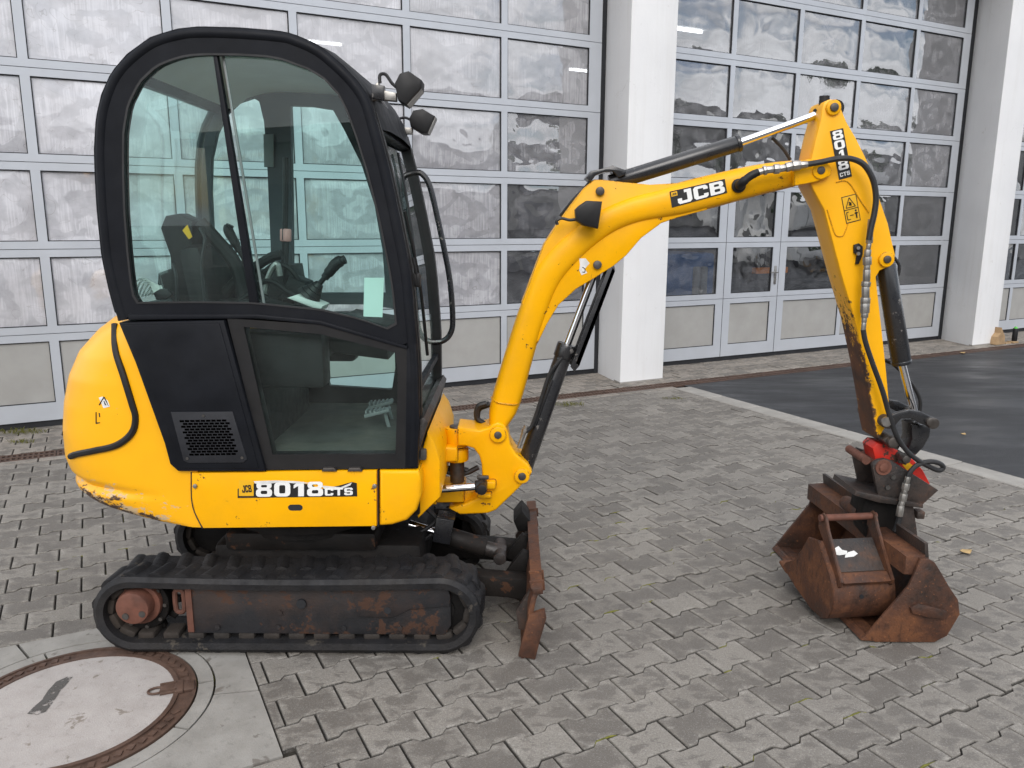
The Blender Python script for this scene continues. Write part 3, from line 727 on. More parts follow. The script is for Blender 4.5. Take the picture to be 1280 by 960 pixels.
def pane_obj(u0, u1, z0, z1, parent, mist, n=DOORN - .012, amp=None):
    bm = B(); NX, NZ = 12, 9; grid = []
    amp = (random.uniform(.004, .014) * random.choice((1, 1, -1))) if amp is None else amp
    s1, s2 = random.uniform(0, 50), random.uniform(0, 50)
    for i in range(NX + 1):
        row = []
        for k in range(NZ + 1):
            a, b = i / NX, k / NZ
            e = (1 - (2 * a - 1) ** 4) * (1 - (2 * b - 1) ** 4)
            dz = amp * e + .003 * e * noise.noise(Vector((a * 2.6 + s1, b * 2.2 + s2, 0)))
            row.append(bm.verts.new(uw(u0 + (u1 - u0) * a, n + dz, z0 + (z1 - z0) * b)))
        grid.append(row)
    for i in range(NX):
        for k in range(NZ): bm.faces.new((grid[i][k], grid[i + 1][k], grid[i + 1][k + 1], grid[i][k + 1]))
    o = link_mesh('pane', bm, 'pane', parent, smooth=180); o.color = (mist, 0, 0, 1); return o
def hall_door(u0, u1, centres, mistf, wicket=None):
    """sectional door: glazed rows over a solid bottom row; centres = mullion axes"""
    bm = B(); wbox(bm, u0 - .03, u0 + .02, DOORN + .008, DOORN - .07, 0, 5.3); wbox(bm, u1 - .0215, u1 + .09, DOORN + .008, DOORN - .07, 0, 5.3)
    wbox(bm, u0 + .021, u1 - .021, DOORN - .004, DOORN - .05, .0, .056)
    d = link_mesh('sectional_door', bm, 'dark_seal', bld, smooth=0)
    EU = .173; w2 = .034; r2 = .062
    gu = [u0 + EU] + [c for c in centres] + [u1 - EU]
    bays = []
    for i in range(len(gu) - 1):
        a = gu[i] + (w2 if i else 0); b = gu[i + 1] - (w2 if i < len(gu) - 2 else 0); bays.append((a, b))
    zs = [.056] + RAILS + [5.3]
    for k in range(len(zs) - 1):
        z0, z1 = zs[k] + (.0025 if k else 0), zs[k + 1] - .0025
        zi0 = zs[k] + (.147 if k == 0 else r2); zi1 = zs[k + 1] - r2
        bm = B()
        wbox(bm, u0 + .022, u1 - .022, DOORN + .012, DOORN - .03, z0, zi0); wbox(bm, u0 + .022, u1 - .022, DOORN + .012, DOORN - .03, zi1, z1)
        wk = wicket and k < 3
        for i in range(len(gu)):
            a = u0 + .022 if i == 0 else bays[i - 1][1]; b = u1 - .022 if i == len(gu) - 1 else bays[i][0]
            if wk and abs((a + b) / 2 - wicket[0]) < .133: a, b = wicket[0] - .117, wicket[0] + .117
            if wk and abs((a + b) / 2 - wicket[1]) < .133: a, b = wicket[1] - .117, wicket[1] + .117
            wbox(bm, a, b, DOORN + .0115, DOORN - .0295, zi0 - .001, zi1 + .001)
        link_mesh('section_frame', bm, 'alu', d, smooth=0)
        for i, (a, b) in enumerate(bays):
            if wk:
                if abs(b + w2 - wicket[0]) < .13: b = wicket[0] - .117
                if abs(a - w2 - wicket[1]) < .13: a = wicket[1] + .117
                if abs(a - w2 - wicket[0]) < .133: a, b = wicket[0] + .117, wicket[1] - .117
            bm = B(); t_ = .007
            for (p, q, r_, s_) in ((a, b, zi0, zi0 + t_), (a, b, zi1 - t_, zi1), (a, a + t_, zi0 + t_, zi1 - t_), (b - t_, b, zi0 + t_, zi1 - t_)):
                wbox(bm, p, q, DOORN + .004, DOORN - .02, r_, s_)
            link_mesh('glazing_bead', bm, 'dark_seal', d, smooth=0)
            if k == 0:
                bm = B(); wbox(bm, a + .001, b - .001, DOORN - .006, DOORN - .026, zi0 + .001, zi1 - .001); link_mesh('infill_panel', bm, 'infill', d, smooth=0)
            else:
                pane_obj(a + .001, b - .001, zi0 + .001, zi1 - .001, d, mistf(i, k))
    return d
LM = {0: .82, 1: .80, 2: .72, 3: .70, 4: .62, 5: .30}
def mistL(i, k):
    m_ = LM[i] + random.uniform(-.08, .08)
    if i == 5: m_ = {1: .16, 2: .2, 3: .34, 4: .5, 5: .55}.get(k, .5)
    if i == 4: m_ = {1: .62, 2: .58, 3: .58, 4: .64, 5: .6}.get(k, .5)
    return m_
hall_door(*DOORS[0], [-.325, .72, 1.743, 2.79, 3.817], mistL)
WK = (6.834, 7.734)
dR = hall_door(*DOORS[1], [6.79, 7.835, 8.905, 9.965], lambda i, k: random.uniform(.20, .30) if k >= 3 else random.uniform(.08, .16), WK)
hall_door(*DOORS[2], [12.75, 13.8, 14.85, 15.9], lambda i, k: random.uniform(.05, .15))
# pass door gaps and lever handle
bm = B()
for u in WK: wbox(bm, u - .003, u + .003, DOORN + .0135, DOORN + .0122, .056, 2.07)
wbox(bm, WK[0], WK[1], DOORN + .0135, DOORN + .0122, 2.067, 2.073)
link_mesh('pass_door_gap', bm, 'dark_seal', dR, smooth=0)
bm = B(); wbox(bm, 7.655, 7.69, DOORN + .024, DOORN + .012, .93, 1.16, .004); cyl(bm, uw(7.672, DOORN + .012, 1.08), uw(7.672, DOORN + .06, 1.08), .009, 10); cyl(bm, uw(7.672, DOORN + .055, 1.08), uw(7.56, DOORN + .055, 1.08), .009, 10)
cyl(bm, uw(7.672, DOORN + .02, .985), uw(7.672, DOORN + .034, .985), .012, 12)
link_mesh('door_handle', bm, 'steel', dR)

# things that stand in the hall and show through the glass
def simple_thing(name, label, cat, parts, loc):
    t_ = thing(name, label, cat, loc)
    for nm, bm, m in parts: link_mesh(nm, bm, m, t_)
    return t_
b1 = B(); wbox(b1, 6.35, 8.3, DOORN - 1.8, DOORN - 3.4, .25, 1.25, .05); b2 = B(); wbox(b2, 6.5, 7.2, DOORN - 1.9, DOORN - 3.3, 1.25, 1.8, .06)
b3 = B(); [cyl(b3, uw(u, DOORN - 1.75, .3), uw(u, DOORN - 2.0, .3), .3, 20) for u in (6.8, 7.9)]
simple_thing('blue_tractor', 'blue machine standing inside the hall behind the pass door', 'machine', [('body', b1, 'blue'), ('cab', b2, 'blue'), ('wheel', b3, 'rubber')], uw(7.3, DOORN - 2.6, 0))
b1 = B(); [cyl(b1, uw(7.35 + i * .13, DOORN - 1.1, .55), uw(7.35 + i * .13, DOORN - 1.1, 1.1), .05, 14, bev=.02) for i in range(2)]; b2 = B(); wbox(b2, 7.2, 7.7, DOORN - 1.0, DOORN - 1.3, .3, .62, .02)
simple_thing('gas_trolley', 'small blue trolley with two grey cylinders seen through the pass door glass', 'trolley', [('cylinder', b1, 'grey_plastic'), ('tray', b2, 'blue')], uw(7.45, DOORN - 1.1, 0))
b1 = B(); wbox(b1, 8.15, 8.75, DOORN - .8, DOORN - .88, 1.0, 1.08); wbox(b1, 8.55, 8.63, DOORN - .8, DOORN - .88, 0, 1.0); b2 = B(); wbox(b2, 8.05, 8.9, DOORN - .7, DOORN - 1.1, 0, .07)
simple_thing('orange_stand', 'orange steel stand behind the glass right of the pass door', 'stand', [('post', b1, 'orange'), ('base', b2, 'orange')], uw(8.5, DOORN - .85, 0))
b1 = B(); wbox(b1, 10.0, 10.9, DOORN - 1.5, DOORN - 2.5, .1, .75, .05); b2 = B(); [tube(b2, [uw(10.45, DOORN - 1.45, .9 + i * .14) + UW * .3 * math.cos(t) + NW * .2 * math.sin(t) for t in [j * math.pi / 8 for j in range(17)]], .07, 10, 1) for i in range(3)]
simple_thing('tyre_stack', 'stack of dark tyres behind the glass near the far pillar', 'tyres', [('pallet', b1, 'chassis'), ('tyre', b2, 'rubber')], uw(10.45, DOORN - 2, 0))
for i, (u, n) in enumerate([(2.3, -3.2), (8.2, -4.0), (3.0, -8), (9.5, -8)]):
    bm = B(); wbox(bm, u, u + 1.5, DOORN + n, DOORN + n - .05, 4.9, 4.94)
    b2 = B(); wbox(b2, u - .05, u + 1.55, DOORN + n + .1, DOORN + n - .2, 4.94, 5.02)
    t_ = thing('ceiling_light', ['lit tube lamp in the hall behind the left door, near its glass', 'lit tube lamp in the hall behind the right door, near its glass', 'lit tube lamp deep in the hall behind the left door', 'lit tube lamp deep in the hall behind the right door'][i], 'lamp', uw(u, DOORN + n, 4.9), 'tube lamps in the hall')
    link_mesh('lamp_tube', bm, 'tube_light', t_, smooth=0); link_mesh('lamp_housing', b2, 'white_paint', t_, smooth=0)

# wooden block and black post by the far pillar
def P2(px, py, n): 
    d = MC.transposed() @ Vector(((px - 640) / F, (py - 480) / F, 1)); t_ = (n - CPOS.dot(NW)) / d.dot(NW); return CPOS + d * t_
bm = B(); nn = -6.79; pr = [P2(*p, nn) for p in [(1241, 431), (1243, 421), (1247, 416), (1248, 409), (1250, 415), (1252, 420), (1251, 430)]]
a_ = [bm.verts.new(p + NW * .05) for p in pr]; b_ = [bm.verts.new(p - NW * .05) for p in pr]
bm.faces.new(a_); bm.faces.new(b_[::-1]); [bm.faces.new((a_[i - 1], b_[i - 1], b_[i], a_[i])) for i in range(len(pr))]
for v in bm.verts: v.co.z = max(v.co.z, .004)
box(bm, P2(1257, 430, nn) + Vector((0, 0, .012)), (.12, .08, .03), Matrix.Rotation(WYAW, 3, 'Z'))
tag(link_mesh('wooden_wedge', bm, 'wood', smooth=0, loc=P2(1247, 431, nn)), 'pale wooden wedge propped at the foot of the far pillar', 'wedge')
c0 = P2(1267, 431.5, -6.78); c0.z = 0
cn = thing('black_post', 'short black post with a green cap beside the wooden wedge', 'post', c0)
bm = B(); cyl(bm, c0, c0 + Vector((0, 0, .21)), .036, 16, bev=.004); link_mesh('post_body', bm, 'black_trim', cn)
bm = B(); cyl(bm, c0 + Vector((0, 0, .21)), c0 + Vector((0, 0, .235)), .03, 16, r2=.012); link_mesh('cap', bm, 'green', cn)
bm = B(); box(bm, c0 + Vector((0, 0, .012)) - UW * .03, (.12, .1, .024), Matrix.Rotation(WYAW, 3, 'Z'), .004); link_mesh('foot', bm, 'wood', cn)

# what the panes mirror: the other side of the yard, behind the photographer
op = thing('opposite_hall', 'long grey industrial hall across the yard, mirrored in the door glass', 'building', uw(8, 16, 0))
bm = B(); wbox(bm, -22, 22, 17, 25, 0, 4.4); link_mesh('wall', bm, 'infill', op, smooth=0)
bm = B(); wbox(bm, -22.3, 22.3, 16.6, 25.3, 4.4, 4.9); link_mesh('roof', bm, 'roof', op, smooth=0)
for i in range(10):
    bm = B(); wbox(bm, -20 + i * 4, -17.4 + i * 4, 17.0, 16.95, .0, 3.0); link_mesh('gate', bm, 'roof', op, smooth=0)
o2 = thing('dark_warehouse', 'long dark warehouse far across the yard, mirrored in the right hand doors', 'building', uw(42, 20, 0))
bm = B(); wbox(bm, 25, 62, 19, 30, 0, 5.4); link_mesh('wall', bm, 'infill', o2, smooth=0)
bm = B(); wbox(bm, 24.6, 62.4, 18.6, 30.4, 5.4, 5.8); link_mesh('roof', bm, 'concrete_in', o2, smooth=0)
tk = thing('box_truck', 'white box truck parked across the yard, mirrored in the door glass', 'truck', uw(25, 9, 0))
bm = B(); wbox(bm, 24.5, 30.5, 8.0, 10.4, 1.0, 3.6, .04); link_mesh('box_body', bm, 'white_paint', tk)
bm = B(); wbox(bm, 22.6, 24.4, 8.05, 10.35, .6, 2.7, .15); link_mesh('cab', bm, 'white_paint', tk)
bm = B(); [cyl(bm, uw(u, 7.99, .48), uw(u, 8.3, .48), .48, 20) for u in (23.4, 28.4, 29.5)]; link_mesh('wheel', bm, 'rubber', tk)
TREE_L = iter(['dark broadleaf tree rising behind the grey hall across the yard', 'tall dark tree between the grey hall and the dark warehouse', 'dark tree standing before the dark warehouse across the yard'])
def far_tree(u, n, h, rr):
    c = uw(u, n, 0); t_ = thing('broadleaf_tree', next(TREE_L), 'tree', c, 'trees across the yard')
    bm = B(); tube(bm, [c, c + Vector((.1, 0, h * .4)), c + Vector((0, .2, h * .7))], [.22, .16, .08], 8, 3); link_mesh('trunk', bm, 'wood', t_)
    bm = B()
    for i in range(900):
        a = Vector((random.gauss(0, 1), random.gauss(0, 1), random.gauss(0, 1))).normalized() * random.random() ** .35
        a = Vector((a.x * rr, a.y * rr, a.z * h * .36)) * (1 + .3 * noise.noise(a * 2))
        p = c + Vector((0, 0, h * .64)) + a; s = random.uniform(.12, .3); q = Matrix.Rotation(random.uniform(0, 6.28), 3, Vector((random.gauss(0, 1), random.gauss(0, 1), random.gauss(0, 1))))
        bm.faces.new([bm.verts.new(p + q @ Vector(v) * s) for v in ((-1, -.6, 0), (1, -.6, 0), (1, .6, 0), (-1, .6, 0))])
    link_mesh('crown', bm, 'tree', t_, smooth=0)
for a in ((14, 30, 7, 2.6), (23.5, 19, 7.5, 2.8), (34, 15, 6.5, 2.6)): far_tree(*a)

# ================================================================== MINI EXCAVATOR
YN, YF, YC = 2.885, 3.835, 3.36                     # near side, far side, centre plane of the machine
ex = thing('mini_excavator', 'yellow rubber tracked mini excavator with black glazed cab and rusty wide bucket', 'excavator', (-.87, YC, 0))
def part(name, bm, m, parent=ex, smooth=35): return link_mesh(name, bm, m, parent, smooth)

# ---------------- tracks
TX0, TX1, TH = -1.647, -.108, .341                    # belt extent (outside), height of the upper run
RT = TH / 2
def belt_path(off=0.):
    """outside line of the belt, counter-clockwise seen from the near side; evenly spaced"""
    r = RT - .012 - off; xl, xr = TX0 + RT, TX1 - RT; zc = RT; pts = []
    def arc(cx, a0, a1, n): return [(cx + r * math.cos(a0 + (a1 - a0) * i / n), zc + r * math.sin(a0 + (a1 - a0) * i / n)) for i in range(n)]
    pts += [(xl + (xr - xl) * i / 40, zc - r) for i in range(40)]
    pts += arc(xr, -math.pi / 2, math.pi / 2, 24)
    pts += [(xr + (xl - xr) * i / 40, zc + r - .010 * math.sin(math.pi * i / 40) * (1 if off >= 0 else 1)) for i in range(40)]
    pts += arc(xl, math.pi / 2, 1.5 * math.pi, 24)
    return pts
def track(ya, yb, near):
    bm = B(); o_, i_ = belt_path(0), belt_path(.042); n = len(o_); V = []
    for k in range(n):
        (a, b), (c, d) = o_[k], i_[k]
        V.append([bm.verts.new(p) for p in ((a, ya + .012, b), (a, yb - .012, b), (c + (a - c) * .6, yb, d + (b - d) * .6), (c, yb - .004, d), (c, ya + .004, d), (c + (a - c) * .6, ya, d + (b - d) * .6))])
    for k in range(n):
        for j in range(6): bm.faces.new((V[k - 1][j], V[k - 1][(j + 1) % 6], V[k][(j + 1) % 6], V[k][j]))
    # tread lugs, staggered left and right
    per = [0.]
    for k in range(1, n + 1): per.append(per[-1] + math.dist(o_[k - 1], o_[k % n]))
    def at(s):
        s %= per[-1]
        for k in range(n):
            if per[k + 1] >= s:
                t = (s - per[k]) / (per[k + 1] - per[k]); a, b = o_[k], o_[(k + 1) % n]
                tx, tz = b[0] - a[0], b[1] - a[1]; l_ = math.hypot(tx, tz)
                return (a[0] + tx * t, a[1] + tz * t), (tx / l_, tz / l_)
    NL = 34; wdt = yb - ya
    for k in range(NL):
        for side in (0, 1):
            s = (k + .5 * side) * per[-1] / NL
            (x, z), (tx, tz) = at(s); nx, nz = tz, -tx
            y0, y1 = (ya + .026, ya + wdt * .56) if side == 0 else (ya + wdt * .44, yb - .006)
            hb, ht = .036, .020; hh = .014; rows = []
            sk = .012 if side == 0 else -.012
            for y, sh in ((y0, sk), (y1, -sk)):
                rows.append([bm.verts.new((x + tx * (q + sh) + nx * e, y, z + tz * (q + sh) + nz * e)) for q, e in ((-hb, -.012), (-ht, hh * .55), (0, hh), (ht, hh * .55), (hb, -.012))])
            for j in range(4): bm.faces.new((rows[0][j], rows[0][j + 1], rows[1][j + 1], rows[1][j]))
            bm.faces.new(rows[0]); bm.faces.new(rows[1][::-1])
    t = part('track', bm, 'rubber', ex, 40)
    # inner drive lugs
    bm = B(); i2 = belt_path(.032); N2 = 34
    for k in range(N2):
        (x, z), (tx, tz) = at((k + .25) * per[-1] / N2); nx, nz = -tz, tx
        c = Vector((x + nx * .05, ya + wdt * .36, z + nz * .05)); rt = Matrix(((tx, 0, nx), (0, 1, 0), (tz, 0, nz)))
        box(bm, c, (.066, .085, .034), rt, .010)
    tag(part('drive_lugs', bm, 'dusty_rubber', t), kind='stuff')
    sgn = -1 if near else 1; yo = ya if near else yb
    def yy(d): return yo - sgn * d
    # frame with cover plates
    fr = [(-1.278, .275), (-1.10, .284), (-.26, .284), (-.238, .24), (-.236, .115), (-.262, .072), (-1.278, .076)]
    bm = B(); prism(bm, fr, yy(.040), yy(.16), .006); f_ = part('track_frame', bm, 'frame_rust', t)
    bm = B(); prism(bm, XZ([(438, 731), (559, 731), (563, 744), (562, 757), (512, 761), (492, 771), (448, 770)], 2.9), yy(.030), yy(.041), .004); part('frame_cover', bm, 'frame_rust', t)
    bm = B(); prism(bm, [(-1.279, .084), (-1.255, .084), (-1.255, .27), (-1.279, .27)], yy(.034), yy(.041)); part('end_plate', bm, 'brown', t, 0)
    for px, py in ((272, 784), (348, 784), (350, 766), (430, 785), (500, 785)): p = P(px, py, 2.9); bm = B(); hexbolt(bm, (p.x, yy(.041), p.z), .011, .007, (0, sgn, 0)); part('frame_bolt', bm, 'frame_rust', t, 0)
    bm = B()
    for px, py, r in ((377, 754, .019), (485, 762, .014)): p = P(px, py, 2.9); cyl(bm, (p.x, yy(.0285), p.z), (p.x, yy(.05), p.z), r, 20)
    part('frame_hole', bm, 'dark_seal', t)
    bm = B(); [cyl(bm, (x, yy(.06), .075), (x, yy(.2), .075), .045, 20) for x in (-1.1, -.86, -.62, -.4)]; part('roller', bm, 'chassis', t)
    bm = B(); p = P(380, 727, 2.9); box(bm, (p.x, yy(.09), .293), (.15, .1, .022), None, .004); part('top_slider', bm, 'brown', t)
    # drive hub and sprocket
    hx, hz = -1.472, .182
    bm = B(); cyl(bm, (hx, yy(.075), hz), (hx, yy(.16), hz), .108, 32, bev=.006)
    for k in range(11):
        a = 2 * math.pi * k / 11; box(bm, (hx + .118 * math.cos(a), yy(.13), hz + .118 * math.sin(a)), (.04, .03, .028), Matrix.Rotation(-a, 3, 'Y'), .005)
    part('sprocket', bm, 'chassis', t)
    bm = B(); cyl(bm, (hx - .004, yy(-.002), hz + .018), (hx, yy(.12), hz + .018), .066, 32, bev=.008); cyl(bm, (hx, yy(.05), hz + .012), (hx, yy(.1), hz + .012), .085, 32, bev=.006); hb_ = part('drive_hub', bm, 'brown', t)
    bm = B()
    for dx, dz in ((-.03, -.03), (.036, -.02)): cyl(bm, (hx + dx, yy(-.006), hz + .018 + dz), (hx + dx, yy(.02), hz + .018 + dz), .013, 14)
    for k in range(9):
        a = 2 * math.pi * k / 9; hexbolt(bm, (hx + .094 * math.cos(a), yy(.075), hz + .094 * math.sin(a)), .008, .01, (0, sgn, 0))
    part('hub_bolt', bm, 'pin', t)
    bm = B(); cx, cz = P(222, 756, 2.9).x, .205
    tube(bm, [(cx + .018 * math.cos(a) * 1.0, yy(.06), cz + (.03 * math.copysign(1, math.sin(a)) if abs(math.sin(a)) > .3 else 0) + .018 * math.sin(a)) for a in [i * math.pi / 8 for i in range(17)]], .010, 8, 1); part('tow_eye', bm, 'brown', t)
    # idler
    bm = B(); cyl(bm, (TX1 - RT + .004, yy(.07), RT - .004), (TX1 - RT + .004, yy(.16), RT - .004), .122, 36, bev=.01); cyl(bm, (TX1 - RT + .004, yy(.06), RT), (TX1 - RT + .004, yy(.1), RT), .05, 20); part('idler', bm, 'chassis', t)
    return t
track(2.862, 3.092, True); track(3.63, 3.86, False)

# ---------------- undercarriage, dozer blade
bm = B(); box(bm, (-.80, YC, .28), (.86, .56, .20), None, .03); box(bm, (-.86, YC, .40), (.62, .62, .08), None, .02); part('chassis', bm, 'chassis')
bm = B(); cyl(bm, (-.87, YC, .42), (-.87, YC, .56), .34, 40); cyl(bm, (-.87, YC, .455), (-.87, YC, .485), .37, 40); part('slew_ring', bm, 'chassis')
# blade: curved plate across the front
BY0, BY1 = 2.85, 3.83
prof = [(.118, .300), (.098, .255), (.088, .20), (.086, .15), (.090, .10), (.080, .05), (.052, .002)]
bp = prof + [(x - .022 if i < 6 else x - .012, z) for i, (x, z) in list(enumerate(prof))[::-1]]
bm = B(); prism(bm, bp, BY0, BY1, .004); bl = part('dozer_blade', bm, 'rust')
bm = B(); prism(bm, [(.122, .305), (.124, .275), (.088, .27), (.076, .30)], BY0 - .002, BY1 + .002, .006); part('blade_top_bar', bm, 'rust', bl)
for y in (2.856, 3.824):
    bm = B(); prism(bm, [(x, max(z, .002)) for x, z in XZ([(661, 768), (681, 762), (683, 772), (675, 800), (669, 831), (648, 820), (654, 795)], 2.85)], y - .012, y + .012, .003); part('blade_end', bm, 'rust', bl)
for y in (2.90, 2.99, 3.70):
    bm = B(); prism(bm, [(.130, .312), (.133, .270), (.10, .262), (.080, .268), (.070, .306)], y - .006, y + .006, .003); part('bar_collar', bm, 'rust', bl)
for y in (2.95, 3.73):
    bm = B(); prism(bm, [(.088, .27), (.02, .16), (.03, .08), (.085, .07)], y - .012, y + .012, .003); part('blade_rib', bm, 'rust_dark', bl)
for y in (3.24, 3.43): bm = B(); prism(bm, [(.09, .275), (.05, .285), (.0, .22), (-.03, .17), (.08, .13)], y, y + .03, .004); part('blade_lug', bm, 'chassis', bl)
bm = B(); prism(bm, [(.09, .30), (.05, .35), (.01, .30), (.03, .25), (.085, .25)], 3.55, 3.72, .006); part('blade_bracket', bm, 'chassis', bl)
for y0, y1 in ((3.13, 3.21), (3.5, 3.58)):
    bm = B(); prism(bm, [(-.46, .25), (-.02, .21), (.085, .20), (.085, .10), (-.02, .12), (-.46, .15)], y0, y1, .006); part('blade_arm', bm, 'chassis')
pa, pb = P(533, 662, 3.3), P(625, 690, 3.3)
bm = B(); dv = (pb - pa).normalized(); cyl(bm, pa + dv * .04, pa + dv * .27, .042, 24, bev=.004); bc = part('blade_cylinder', bm, 'chassis')
bm = B(); cyl(bm, pa - dv * .08, pa + dv * .05, .02, 16); part('cylinder_rod', bm, 'chrome', bc)
bm = B(); cyl(bm, pa + dv * .26, pb + dv * .02, .03, 20, r2=.036, bev=.004); cyl(bm, (pb.x, 3.22, pb.z), (pb.x, 3.40, pb.z), .028, 20, bev=.004); part('clevis', bm, 'rust_dark', bc)
bm = B(); q = P(554, 664, 3.22); box(bm, (q.x, 3.22, q.z), (.075, .008, .11), Matrix.Rotation(.18, 3, 'Y'), .003); box(bm, (q.x + .012, 3.26, q.z + .055), (.075, .085, .008), Matrix.Rotation(.18, 3, 'Y')); part('guard_plate', bm, 'black_paint', bc)
for pts in ([(470, 668), (500, 676), (520, 668), (545, 650), (528, 632)], [(500, 700), (515, 690), (523, 668), (535, 660)], [(475, 680), (497, 664), (522, 678), (540, 668)]):
    bm = B(); tube(bm, [P(a, b, 3.24) for a, b in pts], .009, 8); part('hose', bm, 'hose')
bm = B(); box(bm, P(505, 668, 3.3), (.11, .12, .09), None, .01); box(bm, P(488, 676, 3.3), (.06, .1, .05), None, .008); part('swivel_valve', bm, 'chassis')

# ---------------- house: counterweight, side skirts
def lerp(a, b, t): return a + (b - a) * t
def interp(tab, z):
    for (z0, x0), (z1, x1) in zip(tab, tab[1:]):
        if z0 <= z <= z1: return lerp(x0, x1, (z - z0) / (z1 - z0))
    return tab[0][1] if z < tab[0][0] else tab[-1][1]
# rear outline (what one sees at the left) as distance behind the machine, per height
sil = [(255, 660), (185, 659), (144, 653), (117, 641), (101, 626), (93, 607), (86, 573), (83, 540), (85, 507), (92, 473), (103, 443), (123, 417), (143, 401)]
silz = sorted((P(a, b, y).z, P(a, b, y).x) for (a, b), y in zip(sil, [2.89, 2.89, 2.90, 2.94, 2.98, 3.02, 3.06, 3.06, 3.06, 3.06, 3.04, 3.0, 2.98]))
def smooth_tab(tab, n=26):
    z0, z1 = tab[0][0], tab[-1][0]; return [(z0 + (z1 - z0) * i / n, interp(tab, z0 + (z1 - z0) * i / n)) for i in range(n + 1)]
def cw_section(z):
    """plan outline of the tail at height z: list of (x, y)"""
    xr = interp(silz, z) - .092 * min(1, max(0, (z - silz[0][0]) / .06)); xf = -1.19; hb = (YF - YN) / 2 - .006; pts = []; ex_ = 2.7
    a = max(.02, xf - xr)
    for i in range(33):
        t = -math.pi / 2 + math.pi * i / 32
        cx, cy = math.cos(t), math.sin(t)
        pts.append((xf - a * abs(cx) ** (2 / ex_), YC + hb * math.copysign(abs(cy) ** (2 / ex_), cy)))
    return pts
zs_ = [silz[0][0] + .002] + [lerp(silz[0][0], silz[-1][0], i / 64) for i in range(1, 64)] + [silz[-1][0]]
bm = B(); rows = [[bm.verts.new((x, y, z)) for x, y in cw_section(z)] for z in zs_]
for a, b in zip(rows, rows[1:]):
    for i in range(32): bm.faces.new((a[i], a[i + 1], b[i + 1], b[i]))
bm.faces.new(rows[0]); bm.faces.new(rows[-1][::-1])
for v in [v for r in rows for v in r]:      # a knock has left a crease low on the tail
    if v.co.y < YC:
        k_ = .020 * math.exp(-((v.co.z - .662 + (v.co.x + 1.6) * .05) / .014) ** 2) * min(1, max(0, (-1.36 - v.co.x) / .2)) - .007 * math.exp(-((v.co.z - .625) / .016) ** 2) * min(1, max(0, (-1.36 - v.co.x) / .2))
        v.co.x += k_ * .7; v.co.y += k_ * .7
bm.faces.new([r[0] for r in rows] + [r[-1] for r in rows[::-1]])
def cw_mat():
    g = NT('scraped_yellow_paint'); v = g.pos()
    col = g.mix(g.rng(g.noise(v, 4, 4), .3, .7), tuple(x * .94 for x in YEL), tuple(min(1, x * 1.05) for x in YEL))
    zz = g.n('ShaderNodeSeparateXYZ', {0: v}); xx = zz.outputs[0]
    rear = g.rng(xx, -1.72, -1.36, 1, 0)
    low = g.math('MULTIPLY', g.rng(zz.outputs[2], .545, .70, 1, 0), g.rng(xx, -1.62, -1.22, 1, .10))
    nz = g.noise(g.mapv(v, (1, 1, 2.2)), 17, 9, .74)
    sc_ = g.rng(g.math('ADD', g.math('MULTIPLY', low, .46), nz), .71, .74)
    pale = g.rng(g.math('ADD', g.math('MULTIPLY', low, .40), g.noise(g.mapv(v, (1.2, 1, 2.5), loc=(3, 1, 2)), 12, 8, .7)), .66, .69)
    spots = g.rng(g.noise(v, 38, 6, .7), .70, .72)
    col = g.mix(g.math('MULTIPLY', pale, .75), col, (.45, .40, .30))
    col = g.mix(sc_, col, (.06, .03, .017)); col = g.mix(spots, col, (.07, .035, .015))
    return g.end(g.pbr(base=col, rough=g.rng(sc_, 0, 1, .38, .8), coat=.1, coatr=.15, normal=g.bump(g.noise(v, 60, 4), g.rng(sc_, 0, 1, .04, .5), .004)))
M['cw'] = cw_mat()
cw = part('counterweight', bm, 'cw', ex, 50)
# rubber trim along the engine cover
def on_tail(px, py, lift=.006):
    """the point of the tail surface seen at this place"""
    lo, hi = 2.7, 3.4; best = None
    for i in range(140):
        Y = 2.80 + i * .005; p = P(px, py, Y)
        pts = cw_section(min(max(p.z, zs_[0]), zs_[-1]))
        for (x0, y0), (x1, y1) in zip(pts, pts[1:]):
            if y0 <= p.y <= y1 and p.x >= lerp(x0, x1, (p.y - y0) / max(1e-6, y1 - y0)): return p + Vector((-.3, -.95, 0)) * lift
    return P(px, py, 2.985) if py < 445 else None
tl = [(145, 405), (146, 437), (156, 470), (166, 503), (171, 522), (166, 541), (147, 556), (118, 563), (98, 567), (90, 570)]
bm = B(); tube(bm, [q for q in [on_tail(*p) for p in tl] if q], .013, 8, 5); part('cover_seal', bm, 'black_trim', cw)
# worn warning label and scuffs on the tail
def tail_plate(pts, m, name, lift=.0025):
    bm = B(); vs_ = [bm.verts.new(on_tail(*p, lift)) for p in pts]; bm.faces.new(vs_); return part(name, bm, m, cw, 0)
tail_plate([(124, 497), (133, 494), (138, 508), (130, 510)], 'white_flake', 'warning_label')
bm = B()
for a, b in (((125, 506), (131, 496)), ((131, 496), (137, 507)), ((131, 501), (133, 506))): cyl(bm, on_tail(*a, .004), on_tail(*b, .004), .0022, 6)
part('label_sign', bm, 'decal_black', cw); bm = B()
for a, b in (((121, 515), (121, 529)), ((121, 529), (126, 528)), ((125, 516), (125.5, 521))): cyl(bm, on_tail(*a, .003), on_tail(*b, .003), .0026, 6)
part('label_sign', bm, 'decal_black', cw)
# dent crease low on the tail is left to the scraped paint

